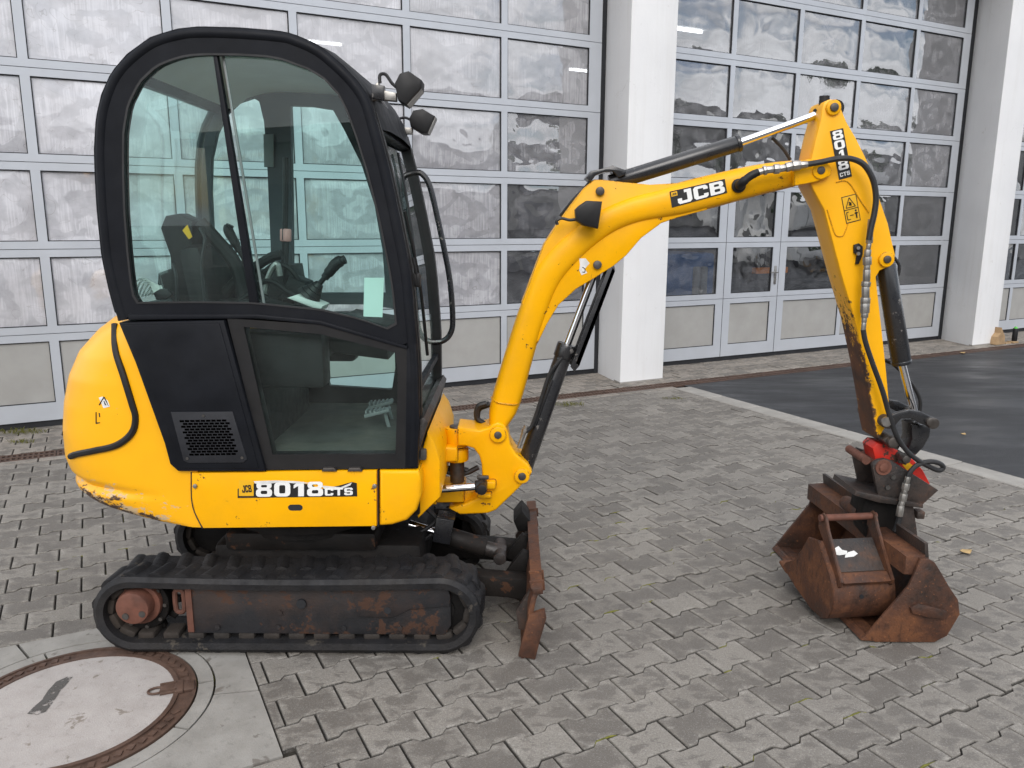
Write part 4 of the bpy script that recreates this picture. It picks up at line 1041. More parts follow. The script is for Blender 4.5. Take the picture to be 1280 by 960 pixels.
zb, zt = .537, .765
bm = B()
sk = XZ([(240, 591), (471, 588), (471, 657.5), (254, 660), (244, 640), (240, 622)], YN)
prism(bm, sk, YN - .003, YN + .05, .004); s1 = part('side_skirt', bm, 'yellow', ex)
bm = B(); prism(bm, XZ([(474, 588), (524, 588), (526.5, 600), (526.5, 620), (521, 638), (509, 650.5), (490, 656.5), (474, 657.5)], YN), YN - .002, YN + .22, .014, 3); part('front_corner', bm, 'yellow_clean')
bm = B(); prism(bm, XZ([(474, 588), (524, 588), (526.5, 600), (526.5, 620), (521, 638), (509, 650.5), (490, 656.5), (474, 657.5)], YN), YF - .22, YF, .014, 3); part('front_corner', bm, 'yellow_clean')
bm = B(); box(bm, (-.82, YC + .02, .645), (.92, .84, .19), None, .01); part('deck_frame', bm, 'chassis')
bm = B(); prism(bm, sk, YF - .05, YF, .006); part('side_skirt', bm, 'yellow', ex)
for px, py in ((244.5, 607), (468.5, 607), (467, 659)): p = P(px, py, YN); bm = B(); cyl(bm, (p.x, YN - .010, p.z), (p.x, YN + .01, p.z), .0085, 12, bev=.002); part('skirt_screw', bm, 'steel', s1)
bm = B(); p0, p1 = P(365, 634, YN), P(374, 634, YN)
prism(bm, [(p0.x + (.014 * math.cos(t) if math.cos(t) < 0 else p1.x - p0.x + .014 * math.cos(t)), p0.z + .012 * math.sin(t)) for t in [i * math.pi / 10 for i in range(20)]], YN - .0045, YN + .01); part('lift_slot', bm, 'dark_seal', s1)
for gp in ([(239, 590), (239.3, 622), (243, 640), (253, 660.5)], [(472.5, 588), (472.5, 658)]):
    bm = B(); tube(bm, [P(x, y, YN - .0015) for x, y in gp], .0022, 6, 3); part('panel_gap', bm, 'dark_seal', s1)
# model lettering on the skirt, top edge torn away
def face(px, py, Y): return P(px, py, Y)
Yd = YN - .0046
bm = B(); quadplate(bm, [P(297, 622.5, Yd), P(446.5, 620.5, Yd), P(446, 604, Yd), P(440, 602.5, Yd), P(424, 607, Yd), P(398, 612, Yd), P(390, 606, Yd), P(372, 604, Yd), P(345, 602, Yd), P(335, 605.5, Yd), P(319, 604, Yd), P(297, 611, Yd)], .001); dc = part('decal', bm, 'decal_black', s1, 0)
bm = B(); quadplate(bm, [P(298.5, 620, Yd - .0006), P(317, 620, Yd - .0006), P(317, 600, Yd - .0006), P(298.5, 600, Yd - .0006)], .0006); part('decal_square', bm, 'decal_yellow', dc, 0)
bm = text_mesh('JCB', [P(303, 616, Yd - .0012), P(315, 615, Yd - .0012), P(313.5, 606, Yd - .0012), P(302, 607, Yd - .0012)], .02); part('decal_emblem', bm, 'decal_black', dc, 0)
bm = text_mesh('8018', [P(320, 621, Yd - .0008), P(404, 620, Yd - .0008), P(404, 602, Yd - .0008), P(320, 603, Yd - .0008)], .045); part('lettering', bm, 'white_paint', dc, 0)
bm = text_mesh('CTS', [P(406, 619.5, Yd - .0008), P(441, 618.7, Yd - .0008), P(441, 609.5, Yd - .0008), P(406, 610.5, Yd - .0008)], .04); part('lettering', bm, 'white_paint', dc, 0)
bm = B(); quadplate(bm, [P(401, 607, Yd - .0012), P(426, 609, Yd - .0012), P(440, 603, Yd - .0012), P(438, 606.5, Yd - .0012), P(425, 612, Yd - .0012), P(407, 612.5, Yd - .0012)], .0004)
part('torn_backing', bm, 'white_flake', dc, 0)
bm = B(); quadplate(bm, [P(317, 601.5, Yd - .0012), P(345, 600.5, Yd - .0012), P(372, 601.5, Yd - .0012), P(388, 604, Yd - .0012), P(372, 604.5, Yd - .0012), P(350, 602.6, Yd - .0012), P(335, 605, Yd - .0012), P(319, 604.5, Yd - .0012)], .0004)
part('torn_backing', bm, 'white_flake', dc, 0)

# ---------------- cab
outer = [(145, 402), (134, 362), (125, 320), (119, 260), (116.7, 220), (115.7, 187), (118, 147), (125, 117), (137, 90), (157, 66.7), (187, 45), (220, 35), (247, 32), (297, 33.3), (347, 37.3), (367, 41.7), (400, 56.7), (430, 82), (450, 104), (463, 126), (473, 160), (487, 213), (500, 273), (513, 340), (517, 380), (523, 453), (524, 520), (522, 584)]
inner = [(166, 380), (161, 352), (157, 315), (153, 262), (151.7, 220), (151.5, 187), (152, 163), (157.5, 130), (172, 101), (193, 81), (212, 73), (232, 67.5), (255, 66), (297, 66.3), (333, 68.5), (352, 72), (385, 84), (405, 96), (424, 117), (434, 137), (446, 170), (460, 215), (475, 275), (488, 340), (492, 365), (497, 417)]
YA, YB = YN + .008, YN + .058
def side_frame(yo, yi, far):
    s = 1 if not far else -1
    o = XZ(outer, YN); bm = B()
    # heavy rounded tube running round the side of the cab
    tw = spline([Vector((x, 0, z)) for x, z in o], 3)
    cx = sum(v.x for v in tw) / len(tw); cz = 1.5
    pts = []
    for i, v in enumerate(tw):
        a = tw[min(i + 1, len(tw) - 1)]; b = tw[max(i - 1, 0)]; t = (a - b).normalized(); nrm = Vector((t.z, 0, -t.x))
        if nrm.dot(Vector((cx, 0, cz)) - v) < 0: nrm = -nrm
        pts.append(v + nrm * .021 + Vector((0, yo + s * .022, 0)))
    tube(bm, pts, .0215, 12, 1)
    fr_ = part('side_frame', bm, 'black', ex, 60)
    return fr_
def flat_ring(name, ring_o, ring_i, y0, y1, m, parent):
    bm = B(); ring_prism(bm, ring_o, ring_i, y0, y1); return part(name, bm, m, parent, 40)
def resample(pts, n):
    pts = [Vector(p) for p in pts] ; pts.append(pts[0]); d = [0.]
    for a, b in zip(pts, pts[1:]): d.append(d[-1] + (b - a).length)
    o = []; k = 0
    for i in range(n):
        s = d[-1] * i / n
        while d[k + 1] < s: k += 1
        t = (s - d[k]) / max(1e-9, d[k + 1] - d[k]); o.append(tuple(pts[k].lerp(pts[k + 1], t)))
    return o
nf = side_frame(YN, 0, False); ff = side_frame(YF, 0, True)
# upper window surround (near side): band between the tube and the glass
upO = outer[:24] + [(515, 360), (520, 420), (509, 434), (400, 402), (320, 394), (160, 394)]
upI = inner + [(450, 400), (400, 388.5), (313, 380), (240, 379)]
cen = Vector((320, 230))
def ang_resample(pts, n):
    """points of a star shaped outline at even angles"""
    o = []
    for i in range(n):
        a = 2 * math.pi * i / n; d = Vector((math.cos(a), math.sin(a))); best = None
        for k in range(len(pts)):
            p, q = Vector(pts[k - 1]) - cen, Vector(pts[k]) - cen; e = q - p
            den = d.x * e.y - d.y * e.x
            if abs(den) < 1e-9: continue
            t = (p.x * e.y - p.y * e.x) / den; u_ = (p.x * d.y - p.y * d.x) / den
            if t > 0 and -1e-6 <= u_ <= 1 + 1e-6 and (best is None or t > best): best = t
        o.append(tuple(cen + d * best))
    return o
NR = 120
rO = XZ(ang_resample(upO, NR), YN); rI = XZ(ang_resample(upI, NR), YN)
flat_ring('window_surround', rO, rI, YA, YB, 'black', nf)
def shrink(r, k): 
    c = Vector(r[0]) * 0
    for p in r: c += Vector(p)
    c /= len(r); return [tuple(c + (Vector(p) - c) * k) for p in r]
flat_ring('window_gasket', rI, shrink(rI, .985), YA - .003, YA + .012, 'seal', nf)
# upper glass in two leaves with the slanting divider
def leafpoly(side):
    s = (266.5, 64); e = (317, 383); pts = []
    for p in ang_resample(upI, NR):
        t = (p[1] - s[1]) / (e[1] - s[1]); xl = s[0] + (e[0] - s[0]) * t
        if (p[0] < xl) == (side == 0): pts.append(p)
    return pts
for sd_ in (0, 1):
    pl = leafpoly(sd_); bm = B()
    c = Vector((sum(p[0] for p in pl) / len(pl), sum(p[1] for p in pl) / len(pl)))
    pl.sort(key=lambda p: math.atan2(p[1] - c.y, p[0] - c.x))
    prism(bm, XZ(pl, YN), YA + .010 + sd_ * .010, YA + .015 + sd_ * .010); part('window_pane', bm, 'glass', nf, 0)
bm = B(); prism(bm, XZ([(264, 64), (269, 64), (322, 384), (311, 384)], YN), YA + .002, YA + .030, .002); part('window_divider', bm, 'black', nf)
bm = B(); prism(bm, XZ([(273, 66), (276, 66), (328, 380), (325, 380)], YN), YA + .022, YA + .030, .001); part('pane_edge', bm, 'grey_plastic', nf)
# lower window
loO = [(283, 398), (400, 406), (510, 436), (512, 470), (508, 586), (331, 588)]
loI = [(304, 409), (400, 418), (494, 441), (497, 470), (494, 568), (340, 569)]
bm = B(); a_ = XZ(loO, YN); b_ = XZ(loI, YN); ring_prism(bm, a_, b_, YA - .002, YB); lo = part('lower_window_frame', bm, 'black_trim', nf)
bm = B(); prism(bm, XZ([(302, 407), (400, 416), (496, 439), (499, 470), (496, 570), (339, 571)], YN), YA + .008, YA + .014); part('window_pane', bm, 'glass_low', nf, 0)
bm = B(); prism(bm, XZ([(160, 393), (320, 393), (400, 401), (509, 433), (509, 437), (400, 406), (320, 398), (160, 400)], YN), YA - .008, YB, .003); part('waist_rail', bm, 'black', nf)
bm = B(); prism(bm, XZ([(508, 436), (520, 430), (524, 520), (522, 586), (506, 586)], YN), YA - .004, YB, .004); part('front_post', bm, 'black', nf)
bm = B()
for px in (412, 444): p = P(px, 587, YN); prism(bm, [(p.x - .028, p.z - .004), (p.x - .02, p.z + .010), (p.x + .02, p.z + .010), (p.x + .028, p.z - .004)], YN - .012, YN + .01, .002)
part('hinge', bm, 'pin', nf)
# rear side panel with grille
pn = [(150, 403), (281, 400), (333, 588), (224, 588), (214, 579), (207, 553), (171, 453)]
bm = B(); prism(bm, XZ(pn, YN), YN - .012, YB + .06, .005); sp2 = part('side_panel', bm, 'black', ex)
bm = B(); prism(bm, XZ([(158, 406), (276, 403.5), (325, 584), (228, 584), (205, 520), (172, 440)], YN), YN - .016, YN, .003); part('panel_skin', bm, 'black', sp2)
gO = [(216, 513.5), (293, 513), (311, 572), (306, 576.5), (238, 577), (232, 574)]; 
bm = B(); prism(bm, XZ(gO, YN), YN - .021, YN - .008, .003); gr = part('grille_plate', bm, 'grille', sp2)
bm = B()
g0, g1, g2, g3 = [Vector((P(*q, YN).x, 0, P(*q, YN).z)) for q in ((228, 523), (287, 522), (300, 567), (241, 568))]
NRW, NCL = 13, 9
for r_ in range(NRW):
    for c_ in range(NCL):
        s = (c_ + .5 + (.25 if r_ % 2 else -.25)) / NCL; t = (r_ + .5) / NRW
        p = (g0.lerp(g1, s)).lerp(g3.lerp(g2, s), t)
        w_, h_ = .0082, .0040
        bm.faces.new([bm.verts.new((p.x + a, YN - .0216, p.z + b)) for a, b in ((-w_, -h_), (w_, -h_), (w_ * 1.0, h_), (-w_, h_))])
tag(part('grille_slots', bm, 'void', sp2, 0), kind='stuff')
bm = B()
for px, py in ((257, 518), (237, 571), (305, 570)): p = P(px, py, YN); cyl(bm, (p.x, YN - .024, p.z), (p.x, YN, p.z), .0055, 10)
part('grille_screw', bm, 'pin', sp2)
# roof: skin over the two tubes
rf = XZ(outer[4:21], YN); bm = B(); rows = []
for k, (y, dz) in enumerate([(YN + .02, -.012), (YN + .06, .004), (YN + .2, .016), (YC, .022), (YF - .2, .016), (YF - .06, .004), (YF - .02, -.012)]):
    cx, cz = -.98, 1.75; row = []
    for x, z in rf:
        v = Vector((x - cx, z - cz)); l_ = v.length; row.append(bm.verts.new((cx + v.x * (l_ + dz) / l_, y, cz + v.y * (l_ + dz) / l_)))
    row2 = row; rows.append(row)
for a, b in zip(rows, rows[1:]):
    for i in range(len(rf) - 1): bm.faces.new((a[i], a[i + 1], b[i + 1], b[i]))
# only the top part is sheet metal
bmesh.ops.delete(bm, geom=[f_ for f_ in bm.faces if f_.calc_center_median().z < (2.02 if f_.calc_center_median().x > -1 else 2.18)], context='FACES')
part('roof', bm, 'black', ex, 60)
bm = B(); rows = []
for y in (YN + .03, YC, YF - .03):
    row = []
    for x, z in rf:
        v = Vector((x + .98, z - 1.75)); l_ = v.length; row.append(bm.verts.new((-.98 + v.x * (l_ - .075) / l_, y, 1.75 + v.y * (l_ - .075) / l_)))
    rows.append(row)
for a, b in zip(rows, rows[1:]):
    for i in range(len(rf) - 1): bm.faces.new((a[i], a[i + 1], b[i + 1], b[i]))
bmesh.ops.delete(bm, geom=[f_ for f_ in bm.faces if f_.calc_center_median().z < (2.06 if f_.calc_center_median().x > -1 else 2.16)], context='FACES')
part('headliner', bm, 'headliner', ex, 60)
# far side wall with door openings
YFI = YF - .04
fo = [(x, z) for x, z in XZ(outer, YN)]
def fpx(pts): return XZ(pts, YFI)
def holed(outer_, holes, y0, y1):
    bm = B(); es = []
    for loop in [outer_] + holes:
        vs_ = [bm.verts.new((x, y0, z)) for x, z in loop]; es += [bm.edges.new((vs_[i - 1], vs_[i])) for i in range(len(vs_))]
    bmesh.ops.triangle_fill(bm, use_beauty=True, edges=es, normal=(0, -1, 0))
    r = bmesh.ops.extrude_face_region(bm, geom=list(bm.faces)); bmesh.ops.translate(bm, verts=[v for v in r['geom'] if isinstance(v, bmesh.types.BMVert)], vec=(0, y1 - y0, 0)); return bm
fout = XZ(outer[1:24] + [(515, 360), (521, 430), (400, 412), (160, 412)], YN)
quarter = fpx([(270, 366), (266, 300), (263, 240), (264, 198), (271, 166), (283, 142), (298, 128), (316, 122), (324, 127), (330, 152), (334, 205), (338, 300), (340, 366)])
frontw = fpx([(363, 132), (390, 133), (416, 137), (430, 162), (452, 206), (468, 256), (478, 312), (482, 366), (366, 366), (365, 250)])
bm = holed(fout, [quarter, frontw], YFI, YFI + .035); part('far_window_surround', bm, 'far_inside', ff)
fin = XZ(ang_resample(upI, NR), YN)
bm = B(); q = fpx([(330, 168), (343, 168), (343, 209), (331, 209)]); prism(bm, q, YFI - .012, YFI - .003, .002); part('door_plate', bm, 'grey_plastic', ff)
bm = B(); ring_prism(bm, fpx([(240, 392), (400, 402), (508, 412), (520, 500), (508, 540), (300, 545)]), fpx([(392, 416), (405, 417), (493, 424), (494, 460), (490, 487), (412, 482)]), YFI, YFI + .03); part('far_lower_panel', bm, 'black', ff)
for hole in (quarter, frontw): bm = B(); prism(bm, shrink(hole, 1.03), YFI + .014, YFI + .018); part('window_pane', bm, 'glass', ff, 0)
bm = B(); prism(bm, fpx([(405, 415), (498, 422), (498, 490), (405, 490)]), YFI + .014, YFI + .019); part('window_pane', bm, 'glass', ff, 0)
# rear wall with window, front screen
def xz_edge(z, tab): return interp(tab, z)
rear_tab = sorted((P(a, b, YN).z, P(a, b, YN).x) for a, b in outer[:11]); front_tab = sorted((P(a, b, YN).z, P(a, b, YN).x) for a, b in outer[17:])
def curtain(tab, dx, y0, y1, z0, z1, n, m, name, th=.005, parent=ex):
    bm = B(); r = []
    for i in range(n + 1):
        z = lerp(z0, z1, i / n); x = interp(tab, z) + dx; r.append([bm.verts.new(p) for p in ((x, y0, z), (x, y1, z), (x + th, y1, z), (x + th, y0, z))])
    for a, b in zip(r, r[1:]):
        for k in range(4): bm.faces.new((a[k], a[(k + 1) % 4], b[(k + 1) % 4], b[k]))
    bm.faces.new(r[0]); bm.faces.new(r[-1][::-1]); return part(name, bm, m, parent, 50)
rw = curtain(rear_tab, .03, YN + .05, YF - .05, 1.30, 2.17, 14, 'glass', 'rear_window')
curtain(rear_tab, .02, YN + .04, YF - .04, .98, 1.30, 4, 'black', 'rear_wall', .03)
curtain(rear_tab, .02, YN + .04, YF - .04, 2.165, 2.22, 3, 'black', 'rear_header', .03, rw)
fs = curtain(front_tab, -.022, YN + .045, YF - .045, 1.06, 2.02, 14, 'glass', 'windscreen')
curtain(front_tab, -.022, YN + .045, YF - .045, .86, 1.05, 4, 'glass', 'lower_screen', .005, fs)
curtain(front_tab, -.026, YN + .04, YF - .04, 1.045, 1.07, 2, 'black', 'screen_bar', .02, fs)
curtain(front_tab, -.03, YN + .04, YF - .04, 2.0, 2.09, 4, 'black', 'screen_header', .03, fs)
curtain(front_tab, -.028, YF - .10, YF - .045, .80, 2.06, 14, 'black_trim', 'far_post', .035, ff)
curtain(front_tab, -.026, YN + .042, YN + .075, .80, 2.06, 14, 'black_trim', 'near_post', .03, nf)
bm = B(); prism(bm, XZ([(524, 590), (528, 565), (541, 524), (549, 535), (556, 556), (556, 600), (530, 625)], 3.2), 2.98, 3.72, .01); part('nose', bm, 'yellow', ex)
bm = B(); prism(bm, XZ([(521, 588), (526, 560), (538, 522), (533, 515), (524, 520)], 3.0), 2.92, 3.78, .005); part('nose_guard', bm, 'rust_dark', ex)
# wiper
bm = B(); tube(bm, [Vector((interp(front_tab, z) - .004, y, z)) for z, y in ((1.95, 3.3), (1.75, 3.22), (1.45, 3.12))], .006, 6); tube(bm, [Vector((interp(front_tab, z) - .0, y, z)) for z, y in ((1.72, 3.05), (1.45, 3.12), (1.15, 3.2))], .007, 6); part('wiper', bm, 'black_trim', fs)
bm = B(); p = P(521, 350, 2.95); box(bm, p, (.03, .03, .05), None, .006); tube(bm, [P(516, 322, 2.94), P(519, 335, 2.94), P(522, 352, 2.94)], .006, 6); part('latch', bm, 'black_trim', nf)
# grab rail
bm = B(); tube(bm, [P(a, b, 3.74) for a, b in [(508, 219), (516, 216), (527, 217), (537, 232), (546, 268), (556, 315), (563, 355), (566, 400), (563, 417), (554, 426), (540, 428)]], .0135, 10, 5); part('grab_rail', bm, 'black_paint', ff)
# work lights
def work_light(pts, yc, hd, lens_edge, bracket, wire):
    bm = B(); prism(bm, XZ(pts, yc), yc - hd, yc + hd, .008); l_ = part('work_light', bm, 'black_trim', ex)
    bm = B(); a, b = [P(*q, yc) for q in lens_edge]; e = (b - a).normalized(); nx = Vector((-e.z, 0, e.x)); nx = nx if nx.x > 0 else -nx
    quadplate(bm, [a + nx * .002 + Vector((0, -hd * .8, 0)), b + nx * .002 + Vector((0, -hd * .8, 0)), b + nx * .002 + Vector((0, hd * .8, 0)), a + nx * .002 + Vector((0, hd * .8, 0))], .002); part('lens', bm, 'steel', l_)
    bm = B()
    for q in bracket: prism(bm, XZ(q, yc), yc - .02, yc + .02, .002)
    part('bracket', bm, 'steel', l_)
    bm = B(); tube(bm, [P(a, b, yc - .01) for a, b in wire], .006, 7); part('wire', bm, 'hose', l_)
work_light([(496, 107), (502, 95), (513, 92), (529, 103), (528, 114), (510, 134), (500, 128)], 2.96, .055, ((528, 113), (511, 133)), [[(466, 110), (474, 103), (476, 124), (466, 127)], [(475, 113), (496, 117), (496, 127), (475, 125)]], [(475, 104), (475, 94), (482, 93), (490, 104), (497, 110)])
work_light([(513, 150), (518, 140), (530, 138), (545, 147), (536, 168), (528, 168), (515, 160)], 3.72, .055, ((545, 148), (536, 168)), [[(494, 157), (503, 157), (503, 168), (494, 168)], [(503, 160), (516, 160), (516, 168), (503, 168)]], [(492, 165), (494, 152), (505, 147), (514, 150)])
bm = B(); prism(bm, XZ([(465, 106), (481, 108), (481, 126), (466, 124)], 2.95), 2.93, 2.97, .003); tube(bm, [P(470, 118, 3.0), P(490, 150, 3.4), P(500, 165, 3.72)], .012, 8, 3); part('light_bar', bm, 'black_paint', ex)

# ---------------- cab interior
bm = B(); box(bm, (-.72, YC, .80), (.78, .82, .04), None, .005); part('cab_floor', bm, 'floor_mat')
bm = B(); box(bm, (-1.12, YC, .95), (.34, .60, .30), None, .02); part('seat_box', bm, 'black_trim')
bm = B(); box(bm, (-1.0, YC, 1.13), (.42, .44, .10), Matrix.Rotation(-.06, 3, 'Y'), .035); st = part('seat', bm, 'seat')
bm = B(); box(bm, (-1.24, YC, 1.36), (.10, .42, .46), Matrix.Rotation(-.14, 3, 'Y'), .04); part('backrest', bm, 'seat', st)
bm = B(); tube(bm, [(-1.15, 3.14, 1.2), (-1.1, 3.13, 1.33), (-.98, 3.12, 1.36), (-.84, 3.12, 1.33)], .028, 8); part('armrest', bm, 'seat', st)
bm = B(); box(bm, (-.92, 3.06, 1.16), (.40, .12, .22), None, .02); cn_ = part('side_console', bm, 'black_trim')
bm = B(); box(bm, (-.92, 3.66, 1.16), (.40, .12, .22), None, .02); part('side_console', bm, 'black_trim')
def joystick(px, py, px2, py2, y):
    a, b = P(px, py, y), P(px2, py2, y); bm = B(); d = (b - a)
    for i in range(4): cyl(bm, a + d * (.02 + i * .09), a + d * (.10 + i * .09), .05 - i * .009, 16, r2=.043 - i * .009)
    cyl(bm, a + d * .3, a + d * .62, .010, 10)
    tube(bm, [a + d * .52, a + d * .7, a + d * .9, b + Vector((.02, 0, .0))], [.016, .02, .022, .017], 12); part('joystick', bm, 'black_trim', cn_)
joystick(385, 372, 425, 324, 3.06); joystick(318, 350, 282, 281, 3.55)
bm = B(); prism(bm, XZ([(360, 372), (372, 368), (405, 382), (402, 388)], 3.02), 3.0, 3.12, .006); part('console_rim', bm, 'cable', cn_)
bm = B(); prism(bm, XZ([(412, 408), (420, 400), (494, 412), (494, 440), (430, 432)], 3.3), 3.1, 3.75, .01); prism(bm, XZ([(340, 395), (352, 330), (372, 330), (384, 395)], 3.45), 3.3, 3.55, .02); part('dashboard', bm, 'black_trim')
for y, x0 in ((3.28, 356), (3.42, 352)):
    bm = B(); tube(bm, [P(x0 - 4, 480, y), P(x0, 370, y), P(x0 + 3, 300, y)], .009, 8); lv = part('travel_lever', bm, 'black_trim')
    bm = B(); cyl(bm, P(x0 + 3, 302, y), P(x0 + 3, 286, y), .017, 12, bev=.006); part('lever_knob', bm, 'knob', lv)
bm = B(); tube(bm, [P(356, 300, 3.35), P(357, 240, 3.35), P(357, 197, 3.35)], .012, 8, 2); part('aerial', bm, 'black_trim')
bm = B(); tube(bm, [P(330, 372, 3.2), P(336, 345, 3.2), P(346, 330, 3.2), P(350, 345, 3.2)], .012, 8); part('grab_loop', bm, 'steel')
for i, (px, py) in enumerate(((476, 505), (472, 515))):
    bm = B(); p = P(px, py, 3.45 - i * .14); box(bm, p, (.11, .06, .014), Matrix.Rotation(-.25, 3, 'Y'), .003)
    for k in range(6): box(bm, p + Vector((-.045 + k * .018, 0, .010 + (.5 - k * .2) * -.009)), (.007, .055, .012), Matrix.Rotation(-.25, 3, 'Y'))
    cyl(bm, p + Vector((.03, 0, 0)), p + Vector((.06, 0, -.12)), .008, 8); part('pedal', bm, 'grey_plastic')
bm = B()
for k in range(7): tube(bm, [P(165 + 4 * k, 374 - k, 3.0 + .01 * k), P(170 + 5 * k, 352 + k, 3.0 + .01 * k), P(184 + 3 * k, 350 + 2 * k, 3.03), P(196 + k, 372, 3.02)], .004, 6, 4)
part('cable_coil', bm, 'cable')
bm = B(); prism(bm, XZ([(167, 381), (310, 381), (312, 396), (167, 396)], 3.05), 2.97, 3.35, .004); part('rear_shelf', bm, 'black_trim')
bm = B(); prism(bm, XZ([(194, 366), (202, 361), (212, 361), (218, 368), (210, 374), (198, 374)], 3.0), 2.98, 3.0, .003); part('shelf_bracket', bm, 'black_trim')
bm = B(); prism(bm, XZ([(208, 285), (214, 270), (232, 267), (250, 276), (248, 330), (246, 378), (222, 378), (220, 320)], 3.25), 3.18, 3.3, .02); tube(bm, [P(250, 278, 3.22), P(272, 302, 3.22), P(294, 330, 3.22), P(306, 372, 3.22)], .028, 10); part('seat_side', bm, 'seat', st)
bm = B(); tube(bm, [P(216, 330, 3.12), P(220, 345, 3.1), P(221, 378, 3.1)], .006, 6); tube(bm, [P(250, 285, 3.12), P(256, 300, 3.1), P(252, 330, 3.1), P(256, 378, 3.1)], .006, 6); part('seat_belt', bm, 'hose', st)
bm = B(); prism(bm, XZ([(453, 348), (478, 348), (476, 398), (452, 397)], YN), YA + .028, YA + .029); part('paper_sticker', bm, 'paper', nf, 0)
bm = B(); prism(bm, XZ([(228, 288), (234, 281), (240, 296), (236, 299)], 3.15), 3.15, 3.155); part('seat_label', bm, 'decal_yellow', st, 0)

# clutter round the seat: boots, cables, a second console
bm = B(); prism(bm, XZ([(296, 384), (300, 352), (312, 338), (334, 336), (346, 352), (352, 384)], 3.5), 3.42, 3.58, .02); prism(bm, XZ([(205, 384), (208, 340), (230, 332), (262, 336), (268, 384)], 3.55), 3.45, 3.72, .02); part('rear_console', bm, 'seat')
for pts, y in (([(258, 300), (264, 316), (262, 340), (268, 378)], 3.3), ([(252, 296), (260, 306), (258, 330), (250, 350)], 3.28), ([(330, 340), (345, 330), (362, 336), (376, 356), (380, 376)], 3.22), ([(322, 352), (340, 352), (356, 362), (372, 372)], 3.18), ([(300, 376), (316, 366), (330, 370), (346, 380)], 3.16)):
    bm = B(); tube(bm, [P(x, y_, y) for x, y_ in pts], .010, 8); part('cable', bm, 'seat')
bm = B(); tube(bm, [P(x, y, 3.30) for x, y in [(268, 384), (290, 356), (316, 336), (338, 322), (352, 318)]], .020, 10); part('hose_bundle', bm, 'seat')
bm = B(); prism(bm, XZ([(352, 372), (366, 344), (386, 352), (396, 378)], 3.26), 3.2, 3.34, .012); part('lever_boot', bm, 'seat')
# ---------------- swing post and boom
YBN, YBF = 3.285, 3.435; YBC = (YBN + YBF) / 2
bm = B()
kp = [(572, 534), (600, 537), (612, 533), (615, 529.5), (622, 527), (630, 529.5), (635, 540), (637.5, 555), (645, 567), (660, 580), (665, 590), (660, 598), (640, 618), (620, 637), (610, 641), (575, 642.5), (561, 635), (583, 628), (600, 620), (608, 612), (603, 600), (602, 580), (599, 569), (592, 560), (582, 557), (572, 557)]
prism(bm, XZ(kp, YBN), YBN - .01, YBF + .01, .010, 3)
def vcyl(px, pyt, pyb, r, y=YBC): a, b = P(px, pyt, y), P(px, pyb, y); cyl(bm, Vector((a.x, y, b.z)), Vector((a.x, y, a.z)), r, 28, bev=.006)
vcyl(571, 534, 557, .052)
box(bm, P(610, 603, YBN) + Vector((0, -.02, 0)), (.07, .05, .035), None, .008); box(bm, P(606, 616, YBN) + Vector((0, -.02, 0)), (.06, .05, .02), None, .006)
kpo = part('swing_post', bm, 'yellow_clean', ex)
def ypin(name, m, parent, px, py, Y, d, r, seg=20, bev=.003):
    p = P(px, py, Y); bm = B(); cyl(bm, (p.x, YBN - d, p.z), (p.x, YBF + d, p.z), r, seg, bev=bev); part(name, bm, m, parent)
for px, py, r in ((622.5, 541.7, .036), (652.5, 593, .034)): ypin('pin_boss', 'yellow_clean', kpo, px, py, YBN, .028, r, 28, .006)
for px, py, r in ((622.5, 541.7, .016), (652.5, 593, .017)): ypin('pivot_pin', 'pin', kpo, px, py, YBN, .034, r)
p = P(571, 533, YBC); bm = B(); cyl(bm, (p.x, YBC, p.z - .25), (p.x, YBC, p.z + .004), .032, 20, bev=.003); part('king_pin', bm, 'pin', kpo)
p = P(604, 594, YBN - .02); bm = B(); box(bm, p + Vector((0, -.03, 0)), (.05, .02, .016), None, .004); part('retainer', bm, 'pin', kpo)
bm = B()   # fixed bracket on the machine's nose
def arm(pxs, y0, y1): prism(bm, XZ(pxs, YBN), y0, y1, .010, 3)
arm([(536, 545), (556, 558), (572, 559), (572, 576), (556, 577), (542, 590), (536, 600), (526, 600)], 3.27, 3.46); vcyl(570, 559, 575, .055)
arm([(528, 610), (580, 611), (580, 627), (528, 628)], 3.27, 3.46); vcyl(580, 612, 627, .05)
arm([(528, 575), (545, 570), (546, 628), (528, 628)], 3.25, 3.48)
part('swing_bracket', bm, 'yellow_clean', ex)
a, b = P(528, 613, 3.20), P(598, 608, 3.20)
bm = B(); cyl(bm, a - (b - a) * .6, b, .0165, 20); sw = part('swing_cylinder', bm, 'chrome', ex)
bm = B(); cyl(bm, b - (b - a) * .06, b + (b - a) * .09, .026, 16, bev=.004); cyl(bm, (b.x + .015, 3.15, b.z), (b.x + .015, 3.25, b.z), .022, 16, bev=.003); part('rod_eye', bm, 'black_trim', sw)
bm = B(); cyl(bm, a - (b - a) * .02, a + (b - a) * .02, .026, 20); part('gland', bm, 'black_trim', sw)
for pts in ([(548, 582), (560, 590), (580, 592), (598, 584)], [(548, 596), (565, 584), (585, 588)], [(606, 530), (596, 522), (598, 508), (608, 504)]):
    bm = B(); tube(bm, [P(x, y, 3.40) for x, y in pts], .012, 8); part('hose', bm, 'hose', ex)
bm = B(); tube(bm, [P(610, 533, 3.45), P(598, 528, 3.45), P(598, 512, 3.45), P(612, 505, 3.45)], .014, 8); part('hose', bm, 'hose', ex)

